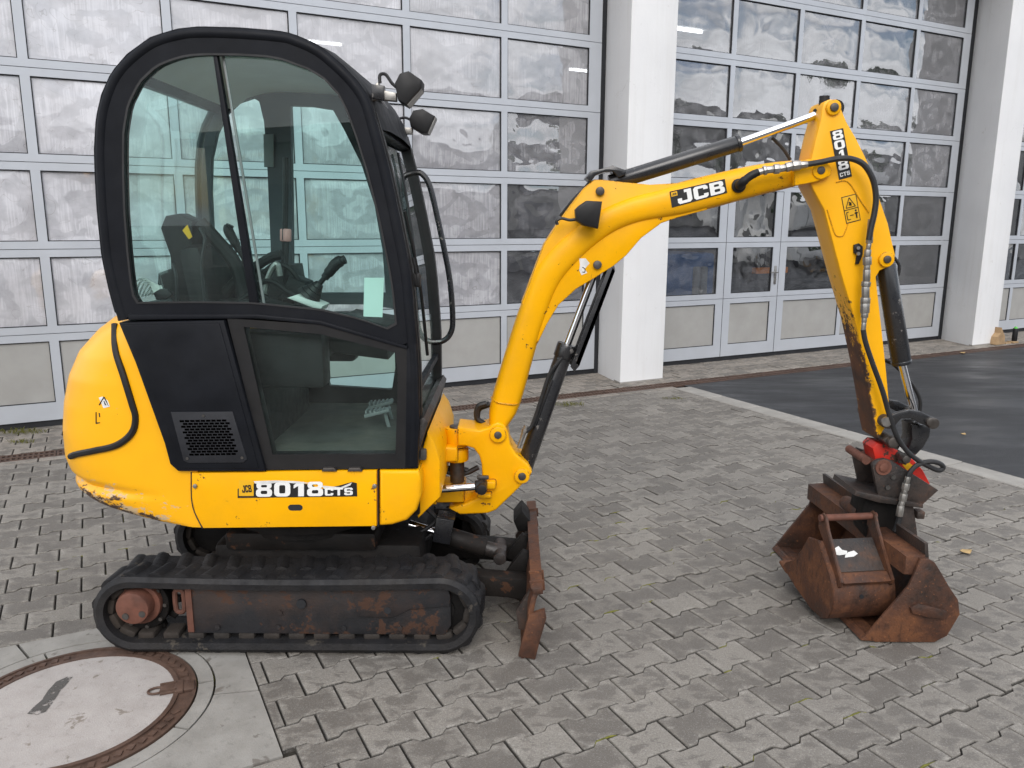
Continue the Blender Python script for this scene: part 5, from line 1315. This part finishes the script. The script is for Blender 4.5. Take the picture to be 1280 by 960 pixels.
YT = 3.32
UPE = [(611, 530), (613.7, 502), (638, 420), (652.5, 377.5), (668, 336), (689, 309), (718, 283), (750, 261), (784, 246), (820, 236.5), (845, 229), (876, 221), (938, 207), (985, 200.5), (1010, 201)]
LOE = [(635, 533), (650, 507), (672, 430), (683, 396), (699, 358), (719, 332), (747, 306), (774, 288.5), (801, 279), (829, 274), (851, 270.5), (884, 262.5), (944, 246), (990, 234.5), (1014, 227)]
secs = []
for a, b in zip(UPE, LOE):
    p, q = P(*a, YT), P(*b, YT); secs.append(((p + q) / 2, (p - q) / 2))
cs = spline([s[0] for s in secs], 4); hs = spline([s[1] for s in secs], 4)
bm = B(); rings = []
for c, h in zip(cs, hs):
    ring = []
    for k in range(24):
        t = 2 * math.pi * k / 24; e = 2 / 3.1
        ring.append(bm.verts.new(Vector((c.x, YBC, c.z)) + Vector((h.x, 0, h.z)) * math.copysign(abs(math.cos(t)) ** e, math.cos(t)) + Vector((0, .074 * math.copysign(abs(math.sin(t)) ** e, math.sin(t)), 0))))
    rings.append(ring)
for a, b in zip(rings, rings[1:]):
    for k in range(24): bm.faces.new((a[k], a[(k + 1) % 24], b[(k + 1) % 24], b[k]))
bm.faces.new(rings[0][::-1]); bm.faces.new(rings[-1])
boom = part('boom', bm, 'yellow_clean', ex, 50)
web = [(652, 378), (662.5, 352), (670, 330), (680, 305), (695, 282), (712.5, 257.5), (730, 235), (742.5, 224.5), (755, 225), (776, 227.5), (812, 231), (845, 229), (876, 221), (884, 262), (845, 272.5), (826, 279), (801, 297.5), (782.5, 319), (767, 332), (742, 348), (720, 361), (698, 381), (684, 404), (672, 429)]
bm = B(); prism(bm, XZ(web, YT), YBC - .052, YBC + .052, .004); part('boom_web', bm, 'yellow_clean', boom)
bm = B(); p = P(1026, 213, YBN); 
FK = XZ([(990, 203), (1008, 199.5), (1026, 201.5), (1034, 206), (1037, 213), (1034, 221), (1026, 225), (1012, 229), (990, 233)], YBN)
for y0, y1 in ((YBN - .028, YBN + .004), (YBF - .004, YBF + .028)):
    bm = B(); prism(bm, FK, y0, y1, .006); part('boom_fork', bm, 'yellow_clean', boom)
bm = B(); a, b = P(614, 499, YT), P(651, 504, YT); 
for k in range(1): tube(bm, [Vector((lerp(a.x, b.x, t), YBC - .076 * (1 - (2 * t - 1) ** 6), lerp(a.z, b.z, t) - .004 * math.sin(t * 3.14))) for t in [i / 10 for i in range(11)]], .004, 6, 1)
part('weld_seam', bm, 'yellow_clean', boom)
for px, py in ((750, 239), (746.7, 331)): ypin('boom_pin', 'pin', boom, px, py, YBC - .056, -.007, .0175)
ypin('boom_pin', 'pin', boom, 1026, 213, YBN - .03, .038, .016)
bm = B(); p = P(1026, 213, YBN - .03); cyl(bm, (p.x, YBN - .034, p.z), (p.x, YBN - .02, p.z), .034, 24, bev=.004); part('pin_boss', bm, 'yellow_clean', boom)
# boom light
bm = B(); prism(bm, XZ([(724, 257), (733, 251), (752, 252), (747, 286), (729, 282), (720, 276), (719, 262)], 3.22), 3.19, 3.275, .008); lt = part('boom_light', bm, 'black_trim', ex)
bm = B(); tube(bm, [P(a, b, 3.25) for a, b in [(697, 281), (696, 276), (702, 273), (712, 275), (722, 274)]], .006, 8); part('wire', bm, 'hose', lt)
bm = B(); prism(bm, XZ([(731, 223), (737, 215), (755, 211), (764, 208), (780, 214), (780, 219), (771, 223), (764, 215), (754, 216), (743, 220), (737, 228)], 3.36), 3.30, 3.42, .004); part('hose_guard', bm, 'black_paint', boom)
bm = B(); tube(bm, [P(738, 226, 3.36), P(728, 238, 3.37), P(716, 250, 3.38), P(700, 270, 3.40)], .006, 6); part('hose', bm, 'hose', boom)
# white label remains on the web
Yw = YBC - .0532
bm = B(); quadplate(bm, [P(727, 344, Yw), P(734, 341, Yw), (P(731, 336, Yw)), P(737, 329, Yw), P(732, 323, Yw), P(724, 323, Yw), P(725, 331, Yw), P(724, 338, Yw)], .0006); lr = part('label_remains', bm, 'white_flake', boom, 0)
bm = B(); tube(bm, [P(728, 334, Yw - .001), P(731, 336, Yw - .001), P(731, 340, Yw - .001), P(728, 340, Yw - .001)], .0016, 6); part('label_mark', bm, 'decal_black', boom)
# maker lettering on the boom
Yj = YBC - .0752
def bq(s, t):   # place on the sticker: s along, t up
    a, b, c, d = (840, 259.5), (909, 241), (906, 223.5), (837, 239.5)
    x = (a[0] * (1 - s) + b[0] * s) * (1 - t) + (d[0] * (1 - s) + c[0] * s) * t; y = (a[1] * (1 - s) + b[1] * s) * (1 - t) + (d[1] * (1 - s) + c[1] * s) * t
    return x, y
def bquad(s0, s1, t0, t1, dy): return [P(*bq(s, t), Yj - dy) for s, t in ((s0, t0), (s1, t0), (s1, t1), (s0, t1))]
bm = B(); quadplate(bm, bquad(0, 1, 0, 1, 0), .0015); jd = part('decal', bm, 'decal_black', boom, 0)
bm = text_mesh('JCB', bquad(.12, .97, .08, .92, .0006), .05); part('lettering', bm, 'white_paint', jd, 0)
bm = B(); quadplate(bm, bquad(.02, .13, .66, .93, .0006), .0005); part('decal_square', bm, 'decal_yellow', jd, 0)
bm = text_mesh('JCB', bquad(.035, .115, .73, .85, .0011), .02); part('decal_emblem', bm, 'decal_black', jd, 0)

# ---------------- dipper arm
face_d = [(1028, 133), (1031, 127), (1037, 124.2), (1043, 124.5), (1049, 129.5), (1058, 152), (1070, 172.5), (1081.6, 196), (1092, 219), (1100, 250), (1110, 279), (1116.5, 308), (1119, 318), (1118, 328), (1110, 334), (1100, 338), (1095, 346), (1097, 365), (1103, 418), (1108, 465), (1112, 510), (1113, 522), (1108, 532), (1100, 545), (1096, 548), (1092, 530), (1090, 512), (1081, 459), (1069, 402), (1044, 355), (1036, 318), (1027, 266), (1014, 238), (1011, 226), (1013, 205), (1020, 172), (1026, 150)]
face_d[29:33] = [(1052, 345), (1040, 300), (1030, 262), (1017, 238)]
bm = B(); prism(bm, XZ(face_d, YBN), YBN - .002, YBF + .002, .006)
bmesh.ops.recalc_face_normals(bm, faces=bm.faces)
# finer skin so the wear can follow the front edge and the foot
bmesh.ops.triangulate(bm, faces=[f_ for f_ in bm.faces if len(f_.verts) > 4])
for _ in range(4):
    es = [e for e in bm.edges if e.calc_length() > .07]
    if not es: break
    bmesh.ops.subdivide_edges(bm, edges=es, cuts=1); bmesh.ops.triangulate(bm, faces=bm.faces)
wl = bm.verts.layers.float.new('wear')
fx = sorted((P(a, b, YBN).z, P(a, b, YBN).x) for a, b in [(1092, 530), (1090, 512), (1081, 459), (1069, 402), (1052, 345), (1040, 300), (1030, 262), (1017, 238), (1011, 226), (1020, 172), (1028, 133)])
for v in bm.verts:
    d = v.co.x - interp(fx, v.co.z); zz = v.co.z
    low = max(0, min(1, (1.25 - zz) / .35)); wr = max(0, 1 - d / (.026 + .022 * low)) * (.20 + .44 * max(0, min(1, (1.6 - zz) / .5)))
    if v.co.y > YBN + .02 and d < .03: wr = max(wr, .16 + .6 * max(0, min(1, (1.52 - zz) / .4)))
    wr = max(wr, max(0, (.86 - zz) / .12)); v[wl] = wr
dip = part('dipper_arm', bm, 'dipper', ex, 40)
for px, py, r in ((1041, 134.7, .030), (1107, 324, .032)): ypin('pin_boss', 'yellow_clean', dip, px, py, YBN, .014, r, 28, .005)
for px, py, r in ((1041, 134.7, .0165), (1107, 324, .0155)): ypin('arm_pin', 'pin', dip, px, py, YBN, .022, r)
bm = B(); p = P(1030, 130, YBN + .05); cyl(bm, p + Vector((-.0, 0, -.03)), p + Vector((.0, 0, .03)), .02, 14); part('hose_stub', bm, 'black_trim', dip)
bm = B(); p = P(1071, 315, YBN - .004); prism(bm, XZ([(1066, 306), (1072, 304), (1077, 308), (1077, 318), (1072, 330), (1068, 330), (1070, 319), (1066, 316)], YBN), YBN - .014, YBN - .001, .003); part('lock_tab', bm, 'black_trim', dip)
bm = B()
for py in (310, 317): q = P(1072, py, YBN - .015); cyl(bm, q, q + Vector((0, -.01, 0)), .007, 10)
part('tab_bolt', bm, 'steel', dip)
# raised pressing on the arm side
bm = B(); tube(bm, [P(a, b, YBN - .003) for a, b in [(1034, 262), (1040, 282), (1045, 294), (1053, 295), (1057, 288), (1060, 279)]], .003, 6); tube(bm, [P(a, b, YBN - .003) for a, b in [(1045, 228), (1056, 226), (1064, 232), (1075, 250), (1086, 266)]], .003, 6); part('pressed_edge', bm, 'yellow_clean', dip)
# lettering down the arm
Yq = YBN - .0036
def dq(s, t):
    a, b, c, d = (1049, 225), (1065, 220.5), (1054, 160), (1037.5, 164)
    return ((a[0] * (1 - s) + b[0] * s) * (1 - t) + (d[0] * (1 - s) + c[0] * s) * t, (a[1] * (1 - s) + b[1] * s) * (1 - t) + (d[1] * (1 - s) + c[1] * s) * t)
def dquad(s0, s1, t0, t1, dy): return [P(*dq(s, t), Yq - dy) for s, t in ((s0, t0), (s1, t0), (s1, t1), (s0, t1))]
bm = B(); quadplate(bm, dquad(0, 1, 0, 1, 0), .0008); dd = part('decal', bm, 'decal_black', dip, 0)
for ch, t0, t1 in (('8', .80, .98), ('0', .60, .78), ('1', .40, .58), ('8', .18, .37)):
    bm = text_mesh(ch, dquad(.12 if ch != '1' else .3, .9 if ch != '1' else .75, t0, t1, .0006), .05); part('lettering', bm, 'white_paint', dd, 0)
bm = text_mesh('CTS', dquad(.12, .9, .05, .13, .0006), .03); part('lettering', bm, 'white_paint', dd, 0)
def sq(s, t):
    a, b, c, d = (1058, 279.8), (1076, 275), (1070, 242), (1051.6, 246.7)
    return ((a[0] * (1 - s) + b[0] * s) * (1 - t) + (d[0] * (1 - s) + c[0] * s) * t, (a[1] * (1 - s) + b[1] * s) * (1 - t) + (d[1] * (1 - s) + c[1] * s) * t)
def SQ(s, t, dy=0): return P(*sq(s, t), Yq - dy)
bm = B(); quadplate(bm, [SQ(0, 0), SQ(1, 0), SQ(1, 1), SQ(0, 1)], .0006); wlb = part('warning_label', bm, 'decal_black', dip, 0)
bm = B(); quadplate(bm, [SQ(.05, .03, .0005), SQ(.95, .03, .0005), SQ(.95, .97, .0005), SQ(.05, .97, .0005)], .0004); part('label_field', bm, 'decal_yellow', wlb, 0)
bm = B()
def strokes(lst, r):
    for a, b in lst: cyl(bm, SQ(*a, .0012), SQ(*b, .0012), r, 6)
strokes([((.18, .56), (.82, .56)), ((.82, .56), (.5, .92)), ((.5, .92), (.18, .56)), ((.0, .49), (1, .49)), ((.15, .12), (.15, .40)), ((.15, .12), (.35, .12)), ((.15, .40), (.3, .40)), ((.35, .26), (.6, .26))], .0016)
strokes([((.42, .64), (.58, .72)), ((.55, .62), (.45, .76)), ((.78, .12), (.78, .34)), ((.68, .30), (.88, .30))], .003); cyl(bm, SQ(.78, .40, .0005), SQ(.78, .40, .002), .004, 8)
part('label_sign', bm, 'decal_black', wlb, 0)

# ---------------- cylinders
a, b, c = P(652.5, 593, YBC), P(709, 430, YBC), P(746.7, 331, YBC)
bm = B(); cyl(bm, a, b, .037, 28, bev=.005); cyl(bm, b - (b - a) * .1, b, .042, 28, bev=.004); bcy = part('boom_cylinder', bm, 'black_paint', ex)
bm = B(); cyl(bm, b - (b - a) * .05, c, .0165, 20); part('cylinder_rod', bm, 'chrome', bcy)
bm = B(); prism(bm, XZ([(758, 335), (766, 331), (767, 338), (723, 455), (717, 462), (712, 456)], YBC), YBC - .05, YBC - .042, .002); prism(bm, XZ([(758, 335), (766, 331), (767, 338), (723, 455), (717, 462), (712, 456)], YBC), YBC + .042, YBC + .05, .002); prism(bm, XZ([(764, 332), (767, 338), (723, 455), (718, 452)], YBC), YBC - .05, YBC + .05, .002); part('rod_guard', bm, 'black_paint', bcy)
bm = B(); tube(bm, [P(x, y, YBC - .05) for x, y in [(703, 447), (696, 455), (686, 470), (676, 500), (666, 530), (658, 540)]], .008, 8); part('hose', bm, 'hose', bcy)
bm = B(); d0, d1 = P(658, 532, YBC - .05), P(648, 560, YBC - .05); cyl(bm, d0, d0.lerp(d1, .5), .010, 10); cyl(bm, d0.lerp(d1, .5), d1, .008, 6); cyl(bm, d0.lerp(d1, .15), d0.lerp(d1, .3), .013, 6); part('hose_fitting', bm, 'steel', bcy)
bm = B(); tube(bm, [P(x, y, YBC - .04) for x, y in [(668, 533), (678, 506), (690, 475)]], .006, 8); part('hose', bm, 'hose', bcy)

a, b, c = P(762, 229, YBC), P(925, 178.5, YBC), P(1038, 137.5, YBC)
bm = B(); cyl(bm, a, b, .033, 28, bev=.004); cyl(bm, b - (b - a) * .03, b, .036, 28, bev=.003); dcy = part('dipper_cylinder', bm, 'black_paint', ex)
bm = B(); cyl(bm, b - (b - a) * .02, c, .0165, 20); part('cylinder_rod', bm, 'chrome', dcy)
bm = B(); cyl(bm, c - (c - b) * .16, c, .026, 16); cyl(bm, (c.x, YBC - .06, c.z), (c.x, YBC + .06, c.z), .032, 20); part('rod_eye', bm, 'black_trim', dcy)
bm = B(); tube(bm, [P(x, y, YBC + .06) for x, y in [(965, 172), (978, 185), (988, 200)]], .007, 8); part('hose', bm, 'hose', dcy)
a, b, c = P(1107, 324, YBC), P(1128, 455, YBC), P(1157, 524, YBC)
a, b = P(1107, 330, YBC), P(1127, 455, YBC); c = P(1150, 515, YBC)
bm = B(); cyl(bm, a, b, .040, 28, bev=.005); cyl(bm, b - (b - a) * .04, b, .042, 28, bev=.004); kcy = part('bucket_cylinder', bm, 'black_paint', ex)
bm = B(); cyl(bm, b - (b - a) * .02, b + Vector((.075, 0, -.21)), .0165, 20); part('cylinder_rod', bm, 'chrome', kcy)
bm = B(); tube(bm, [P(x, y, YBC + .07) for x, y in [(1106, 450), (1120, 458), (1140, 480), (1150, 500), (1149, 520)]], .008, 8); part('hose', bm, 'hose', kcy)
bm = B(); tube(bm, [P(x, y, YBC + .05) for x, y in [(1118, 322), (1124, 332), (1122, 345), (1116, 350)]], .007, 8); part('hose', bm, 'hose', kcy)

# ---------------- hydraulic service line along the arm
bm = B(); p = P(924, 232, YBN - .01); cyl(bm, (p.x, YBN + .03, p.z), (p.x, YBN - .012, p.z), .028, 20, bev=.004); tube(bm, [P(924, 232, YBN - .012), P(928, 228, YBN - .05), P(938, 220, YBN - .06), P(948, 215, YBN - .06)], [.02, .018, .016, .015], 12); hs_ = part('hose_elbow', bm, 'black_trim', ex)
def fitting_line(pts, rs, y, m='steel', seg=8):
    bm = B()
    for i in range(len(pts) - 1): cyl(bm, P(*pts[i], y), P(*pts[i + 1], y), rs[i], seg, bev=.001)
    return bm
fl = [(947, 215.5), (954, 213.5), (958, 212.5), (967, 211.5), (974, 211), (982, 209.5), (990, 207.5), (1000, 206.5), (1009, 205.5)]
part('hose_fitting', fitting_line(fl, [.013, .018, .014, .019, .014, .018, .020, .014], YBN - .062), 'steel', hs_)
bm = B(); tube(bm, [P(x, y, YBN - .062) for x, y in [(1006, 206), (1026, 202.5), (1046, 198.5), (1064, 198.5), (1080, 206), (1091, 224), (1095, 246), (1093, 266), (1089, 284), (1086, 300)]], .0115, 10); part('hose', bm, 'hose', hs_)
fl = [(1089, 274), (1087, 296), (1086.5, 304), (1085, 312), (1084, 321), (1084, 331), (1083.5, 337), (1083, 352), (1082, 358), (1082, 372), (1081.5, 379), (1081, 391), (1080.5, 397), (1080, 403), (1079, 414)]
part('hose_fitting', fitting_line(fl, [.013, .014, .010, .014, .018, .013, .015, .019, .016, .020, .019, .015, .011, .010], YBN - .05), 'steel', hs_)
bm = B(); tube(bm, [P(x, y, YBN - .05) for x, y in [(1079, 412), (1082, 428), (1091, 455), (1103, 488), (1112, 520), (1121, 545), (1133, 563), (1147, 575), (1163, 584), (1174, 588), (1179, 584), (1174, 579), (1162, 577), (1147, 581), (1138, 590), (1134, 600)]], .0105, 10, 5); part('hose', bm, 'hose', hs_)
fl = [(1135, 596), (1133, 604), (1131, 612), (1130, 617), (1128, 626), (1126, 632), (1124, 645)]
part('hose_fitting', fitting_line(fl, [.012, .016, .012, .016, .013, .015], YBN - .06), 'steel', hs_)
bm = B(); tube(bm, [P(x, y, YBN - .055) for x, y in [(1125, 642), (1123, 652), (1119, 664)]], .012, 8); part('hose', bm, 'hose', hs_)

# ---------------- tipping links and quick hitch
for y in (YBN - .035, YBF + .012):
    bm = B(); prism(bm, XZ([(1102, 524), (1108, 517), (1118, 513), (1132, 510), (1146, 512), (1158, 518), (1166, 522), (1167, 529), (1160, 533), (1148, 528), (1134, 521), (1122, 521), (1114, 530), (1107, 534)], YBN), y, y + .022, .004); lk = part('tipping_lever', bm, 'black_paint', ex)
    p = P(1161, 526.5, YBN); bm = B(); cyl(bm, (p.x, y - .008, p.z), (p.x, y + .03, p.z), .024, 20, bev=.003); part('lever_boss', bm, 'pin', lk)
bm = B(); prism(bm, XZ([(1132, 527), (1148, 527), (1157, 531), (1156, 542), (1148, 556), (1138, 566), (1127, 560), (1133, 545)], YBC), YBC - .05, YBC + .05, .012); part('tipping_link', bm, 'black_paint', ex)
for px, py, r in ((1108, 527, .027), (1161, 526.5, .018), (1115, 552, .024), (1131, 573, .018)): ypin('hitch_pin', 'pin', ex, px, py, YBN - .03, .05, r, 20, .004)
bm = B(); p = P(1108, 527, YBN - .05); cyl(bm, (p.x, YBN - .056, p.z), (p.x, YBN - .045, p.z), .021, 18); part('pin_washer', bm, 'steel', ex)
red = [(1084, 556), (1090, 550), (1101, 551), (1108, 556), (1122, 562), (1134, 570), (1146, 583), (1155, 600), (1150, 606), (1130, 598), (1108, 585), (1088, 574)]
bm = B(); prism(bm, XZ(red, YBC), YBC - .055, YBC + .055, .006); qh = part('quick_hitch', bm, 'red', ex)
bm = B(); prism(bm, XZ([(1128, 581), (1135, 577), (1141, 582), (1134, 588)], YBC - .056), YBC - .0565, YBC - .055); part('hitch_label', bm, 'decal_yellow', qh, 0)
bm = B(); prism(bm, XZ([(1100, 548), (1108, 543), (1118, 545), (1124, 552), (1120, 560), (1108, 558)], YBN), YBN - .025, YBN - .002, .006); prism(bm, XZ([(1122, 566), (1130, 565), (1136, 572), (1130, 580), (1121, 577)], YBN), YBN - .02, YBN - .002, .006); part('hitch_lug', bm, 'pin', qh)

# ---------------- wide bucket hung in the hitch, slightly skewed
KY0, KY1 = 2.985, 3.93
def skew(bm):
    for v in bm.verts: v.co.x -= (v.co.y - KY0) * .07
    return bm
side = XZ([(1151, 699), (1161, 699), (1169, 703.5), (1178, 718), (1187, 734), (1198, 750), (1200, 768), (1184, 795), (1168, 804), (1145, 808), (1113, 808), (1094, 804), (1081, 797), (1104, 770), (1137, 732)], KY0)
side = [(x, max(z, .004)) for x, z in side]
shell = side[:13]
bm = B(); n = len(shell); cxk = (1.66, .20); rows = []
for (x, z) in shell:
    d = Vector((cxk[0] - x, cxk[1] - z)).normalized() * .012
    rows.append([bm.verts.new(p) for p in ((x, KY0 + .01, z), (x, KY1 - .01, z), (x + d.x, KY1 - .01, z + d.y), (x + d.x, KY0 + .01, z + d.y))])
for a, b in zip(rows, rows[1:]):
    for k in range(4): bm.faces.new((a[k], a[(k + 1) % 4], b[(k + 1) % 4], b[k]))
bm.faces.new(rows[0]); bm.faces.new(rows[-1][::-1])
bk = part('wide_bucket', skew(bm), 'rust', ex, 30)
tag(bk, 'rusty wide grading bucket lying open on the pavers')
for y in (KY0, KY1 - .014):
    bm = B(); prism(bm, side, y, y + .014, .003); part('side_plate', skew(bm), 'rust', bk)
lx, lz = shell[-1]; bm = B(); prism(bm, [(lx - .012, .010), (lx + .075, .004), (lx + .075, .022), (lx, .026)], KY0 + .002, KY1 - .002, .002); part('cutting_edge', skew(bm), 'rust', bk)
bm = B(); p = P(1164, 757, KY0); prism(bm, XZ([(1136, 758), (1146, 753), (1164, 757), (1181, 762), (1179, 772), (1158, 770), (1138, 765)], KY0), KY0 - .016, KY0 + .002, .004); part('wear_pad', skew(bm), 'rust', bk)
tx, tz = shell[0]
bm = B(); prism(bm, [(tx - .05, tz - .075), (tx + .02, tz - .075), (tx + .03, tz + .01), (tx - .05, tz + .004)], KY0 + .016, KY1 - .016, .006); part('top_beam', skew(bm), 'rust', bk)
for y0, y1 in ((3.50, KY1 - .016), (KY0 + .02, 3.22)):
    bm = B(); prism(bm, [(tx + .034, tz - .03), (tx + .05, tz - .03), (tx + .035, tz + .06), (tx + .02, tz + .06)], y0, y1, .003); part('angle_iron', skew(bm), 'rust_dark', bk)
# hanger ears between bucket and hitch
ear = [(1062, 562), (1070, 558), (1084, 566), (1103, 572.5), (1115, 576), (1172, 612), (1151, 631), (1097, 622), (1089, 600), (1066, 590)]
earn = [(1089, 580), (1096, 574), (1105, 572.5), (1115, 576), (1172, 612), (1151, 631), (1097, 622)]
bm = B(); prism(bm, XZ(earn, YBN - .02), YBN - .03, YBN - .008, .004); part('hanger_ear', bm, 'rust_dark', bk)
bm = B(); prism(bm, XZ([(1064, 563), (1071, 559), (1082, 563), (1145, 600), (1128, 618), (1074, 612)], YBF + .02), YBF + .01, YBF + .03, .004); part('hanger_ear', bm, 'rust_dark', bk)
p = P(1104, 584, YBN - .03)
bm = B(); cyl(bm, (p.x, YBN - .042, p.z), (p.x, YBF + .035, p.z), .020, 20, bev=.004); cyl(bm, (p.x - .06, YBN - .0, p.z + .02), (p.x - .06, YBF + .03, p.z + .02), .018, 18); cyl(bm, (p.x, YBN - .036, p.z), (p.x, YBN - .03, p.z), .034, 22); part('hanger_pin', bm, 'brown', bk)
for px, py in ((1116, 596), (1109, 609)): q = P(px, py, YBN - .03); bm = B(); cyl(bm, q, q + Vector((0, -.008, 0)), .010, 14); part('ear_bolt', bm, 'pin', bk)
bm = B(); prism(bm, XZ([(1068, 612), (1097, 618), (1152, 629), (1152, 634), (1097, 627), (1066, 618)], YBN - .03), YBN - .045, YBF + .04, .003); part('base_plate', bm, 'rust_dark', bk)
bm = B(); prism(bm, XZ([(1084, 622), (1140, 630), (1136, 668), (1126, 700), (1090, 690), (1078, 650)], YBN), YBN + .02, YBF - .0, .01); part('rotator_block', bm, 'chassis', bk)
p = P(1073, 634, 3.45); bm = B(); cyl(bm, (p.x - .03, 3.36, p.z), (p.x - .03, 3.52, p.z), .032, 20, bev=.004); part('pivot_boss', bm, 'rust', bk)
bm = B(); prism(bm, XZ([(1130, 632), (1142, 633), (1146, 660), (1149, 692), (1140, 690), (1128, 676), (1124, 660), (1124, 648)], YBN - .01), YBN - .01, YBN + .012, .003); part('strut', bm, 'rust_dark', bk)
q = P(1148, 642, YBN); bm = B(); box(bm, q, (.035, .05, .035), None, .006); part('stop_block', bm, 'rust_dark', bk)

# ================================================================== NARROW BUCKET lying in the wide one
ang = .13
NS = 1.03                                             # it rests on the lip of the wide bucket
nbc = Vector((1.425 * NS, 2.985 * NS, CAMH + (-.025 - CAMH) * NS))
nb = thing('digging_bucket', 'small rusty digging bucket with two hanger ears lying inside the wide bucket', 'bucket', nbc)
NBW = .135
Rn = Matrix.Rotation(ang, 3, 'Z')
def nloc(x, d, z): return nbc + Rn @ Vector((x, d, z)) * NS
def nprism(bm, prof, x0, x1, bev=.003):
    a = [bm.verts.new(nloc(x0, d, z)) for d, z in prof]; b = [bm.verts.new(nloc(x1, d, z)) for d, z in prof]
    fs_ = [bm.faces.new(a), bm.faces.new(b[::-1])] + [bm.faces.new((a[i - 1], b[i - 1], b[i], a[i])) for i in range(len(prof))]
    if bev: bmesh.ops.recalc_face_normals(bm, faces=fs_); bmesh.ops.bevel(bm, geom=list({e for f_ in fs_[:2] for e in f_.edges}), offset=bev, segments=2, affect='EDGES')
cen_n = (.13, .20)
bprof = [(.14, .418), (.03, .315), (.002, .275), (-.010, .225), (-.004, .175), (.022, .130), (.07, .105), (.16, .105), (.30, .135), (.43, .175)]
bm = B()
inn = []
for d, z in bprof:
    v = Vector((.20 - d, .28 - z)).normalized() * .010; inn.append((d + v.x, z + v.y))
nprism(bm, bprof + inn[::-1], -NBW + .008, NBW - .008, 0); part('bucket_shell', bm, 'rust', nb, 50)
for x in (-NBW, NBW - .012):
    bm = B(); nprism(bm, bprof + [(.41, .20), (.33, .25), (.27, .33), (.225, .40)], x, x + .012); part('side_plate', bm, 'rust', nb)
bm = B(); nprism(bm, [(.39, .158), (.46, .178), (.46, .19), (.39, .174)], -NBW - .002, NBW + .002); part('lip', bm, 'rust', nb)
for x in (-NBW + .02, NBW - .032):
    bm = B(); nprism(bm, [(.032, .312), (.19, .462), (.185, .512), (.165, .53), (.14, .52), (.115, .475), (-.018, .305), (-.014, .285), (.0, .272)], x, x + .014, .003); part('hanger_ear', bm, 'rust', nb)
bm = B(); cyl(bm, nloc(-NBW + .01, .163, .508), nloc(NBW - .01, .163, .508), .015, 16); part('hanger_bar', bm, 'brown', nb)
bm = B(); nprism(bm, [(-.018, .300), (-.010, .288), (.028, .314), (.018, .326)], -NBW + .034, NBW - .032, .002); part('hanger_foot', bm, 'rust', nb)
bm = B(); nprism(bm, [(.036, .3215), (.140, .4195), (.138, .4225), (.034, .3245)], -NBW + .035, NBW - .033, 0); part('back_plate', bm, 'rust_dark', nb, 0)
bm = B()
def bpt(x, t): d, z = lerp(.034, .138, t) - .0012, lerp(.3245, .4225, t) + .0012; return nloc(x, d, z)
for blob in ([(-.10, .55), (-.085, .70), (-.06, .78), (-.05, .66), (-.03, .62), (-.035, .52), (-.07, .50)], [(-.028, .58), (.0, .62), (.012, .52), (-.01, .44), (-.05, .42), (-.045, .49)]):
    vs_ = [bm.verts.new(bpt(*q)) for q in blob]; bm.faces.new(vs_)
tag(part('paint_remains', bm, 'white_flake', nb, 0), 'flaking white paint')

bm = B(); cyl(bm, nloc(-.015, -.0118, .235), nloc(-.015, .01, .235), .009, 14); part('plug_hole', bm, 'dark_seal', nb)
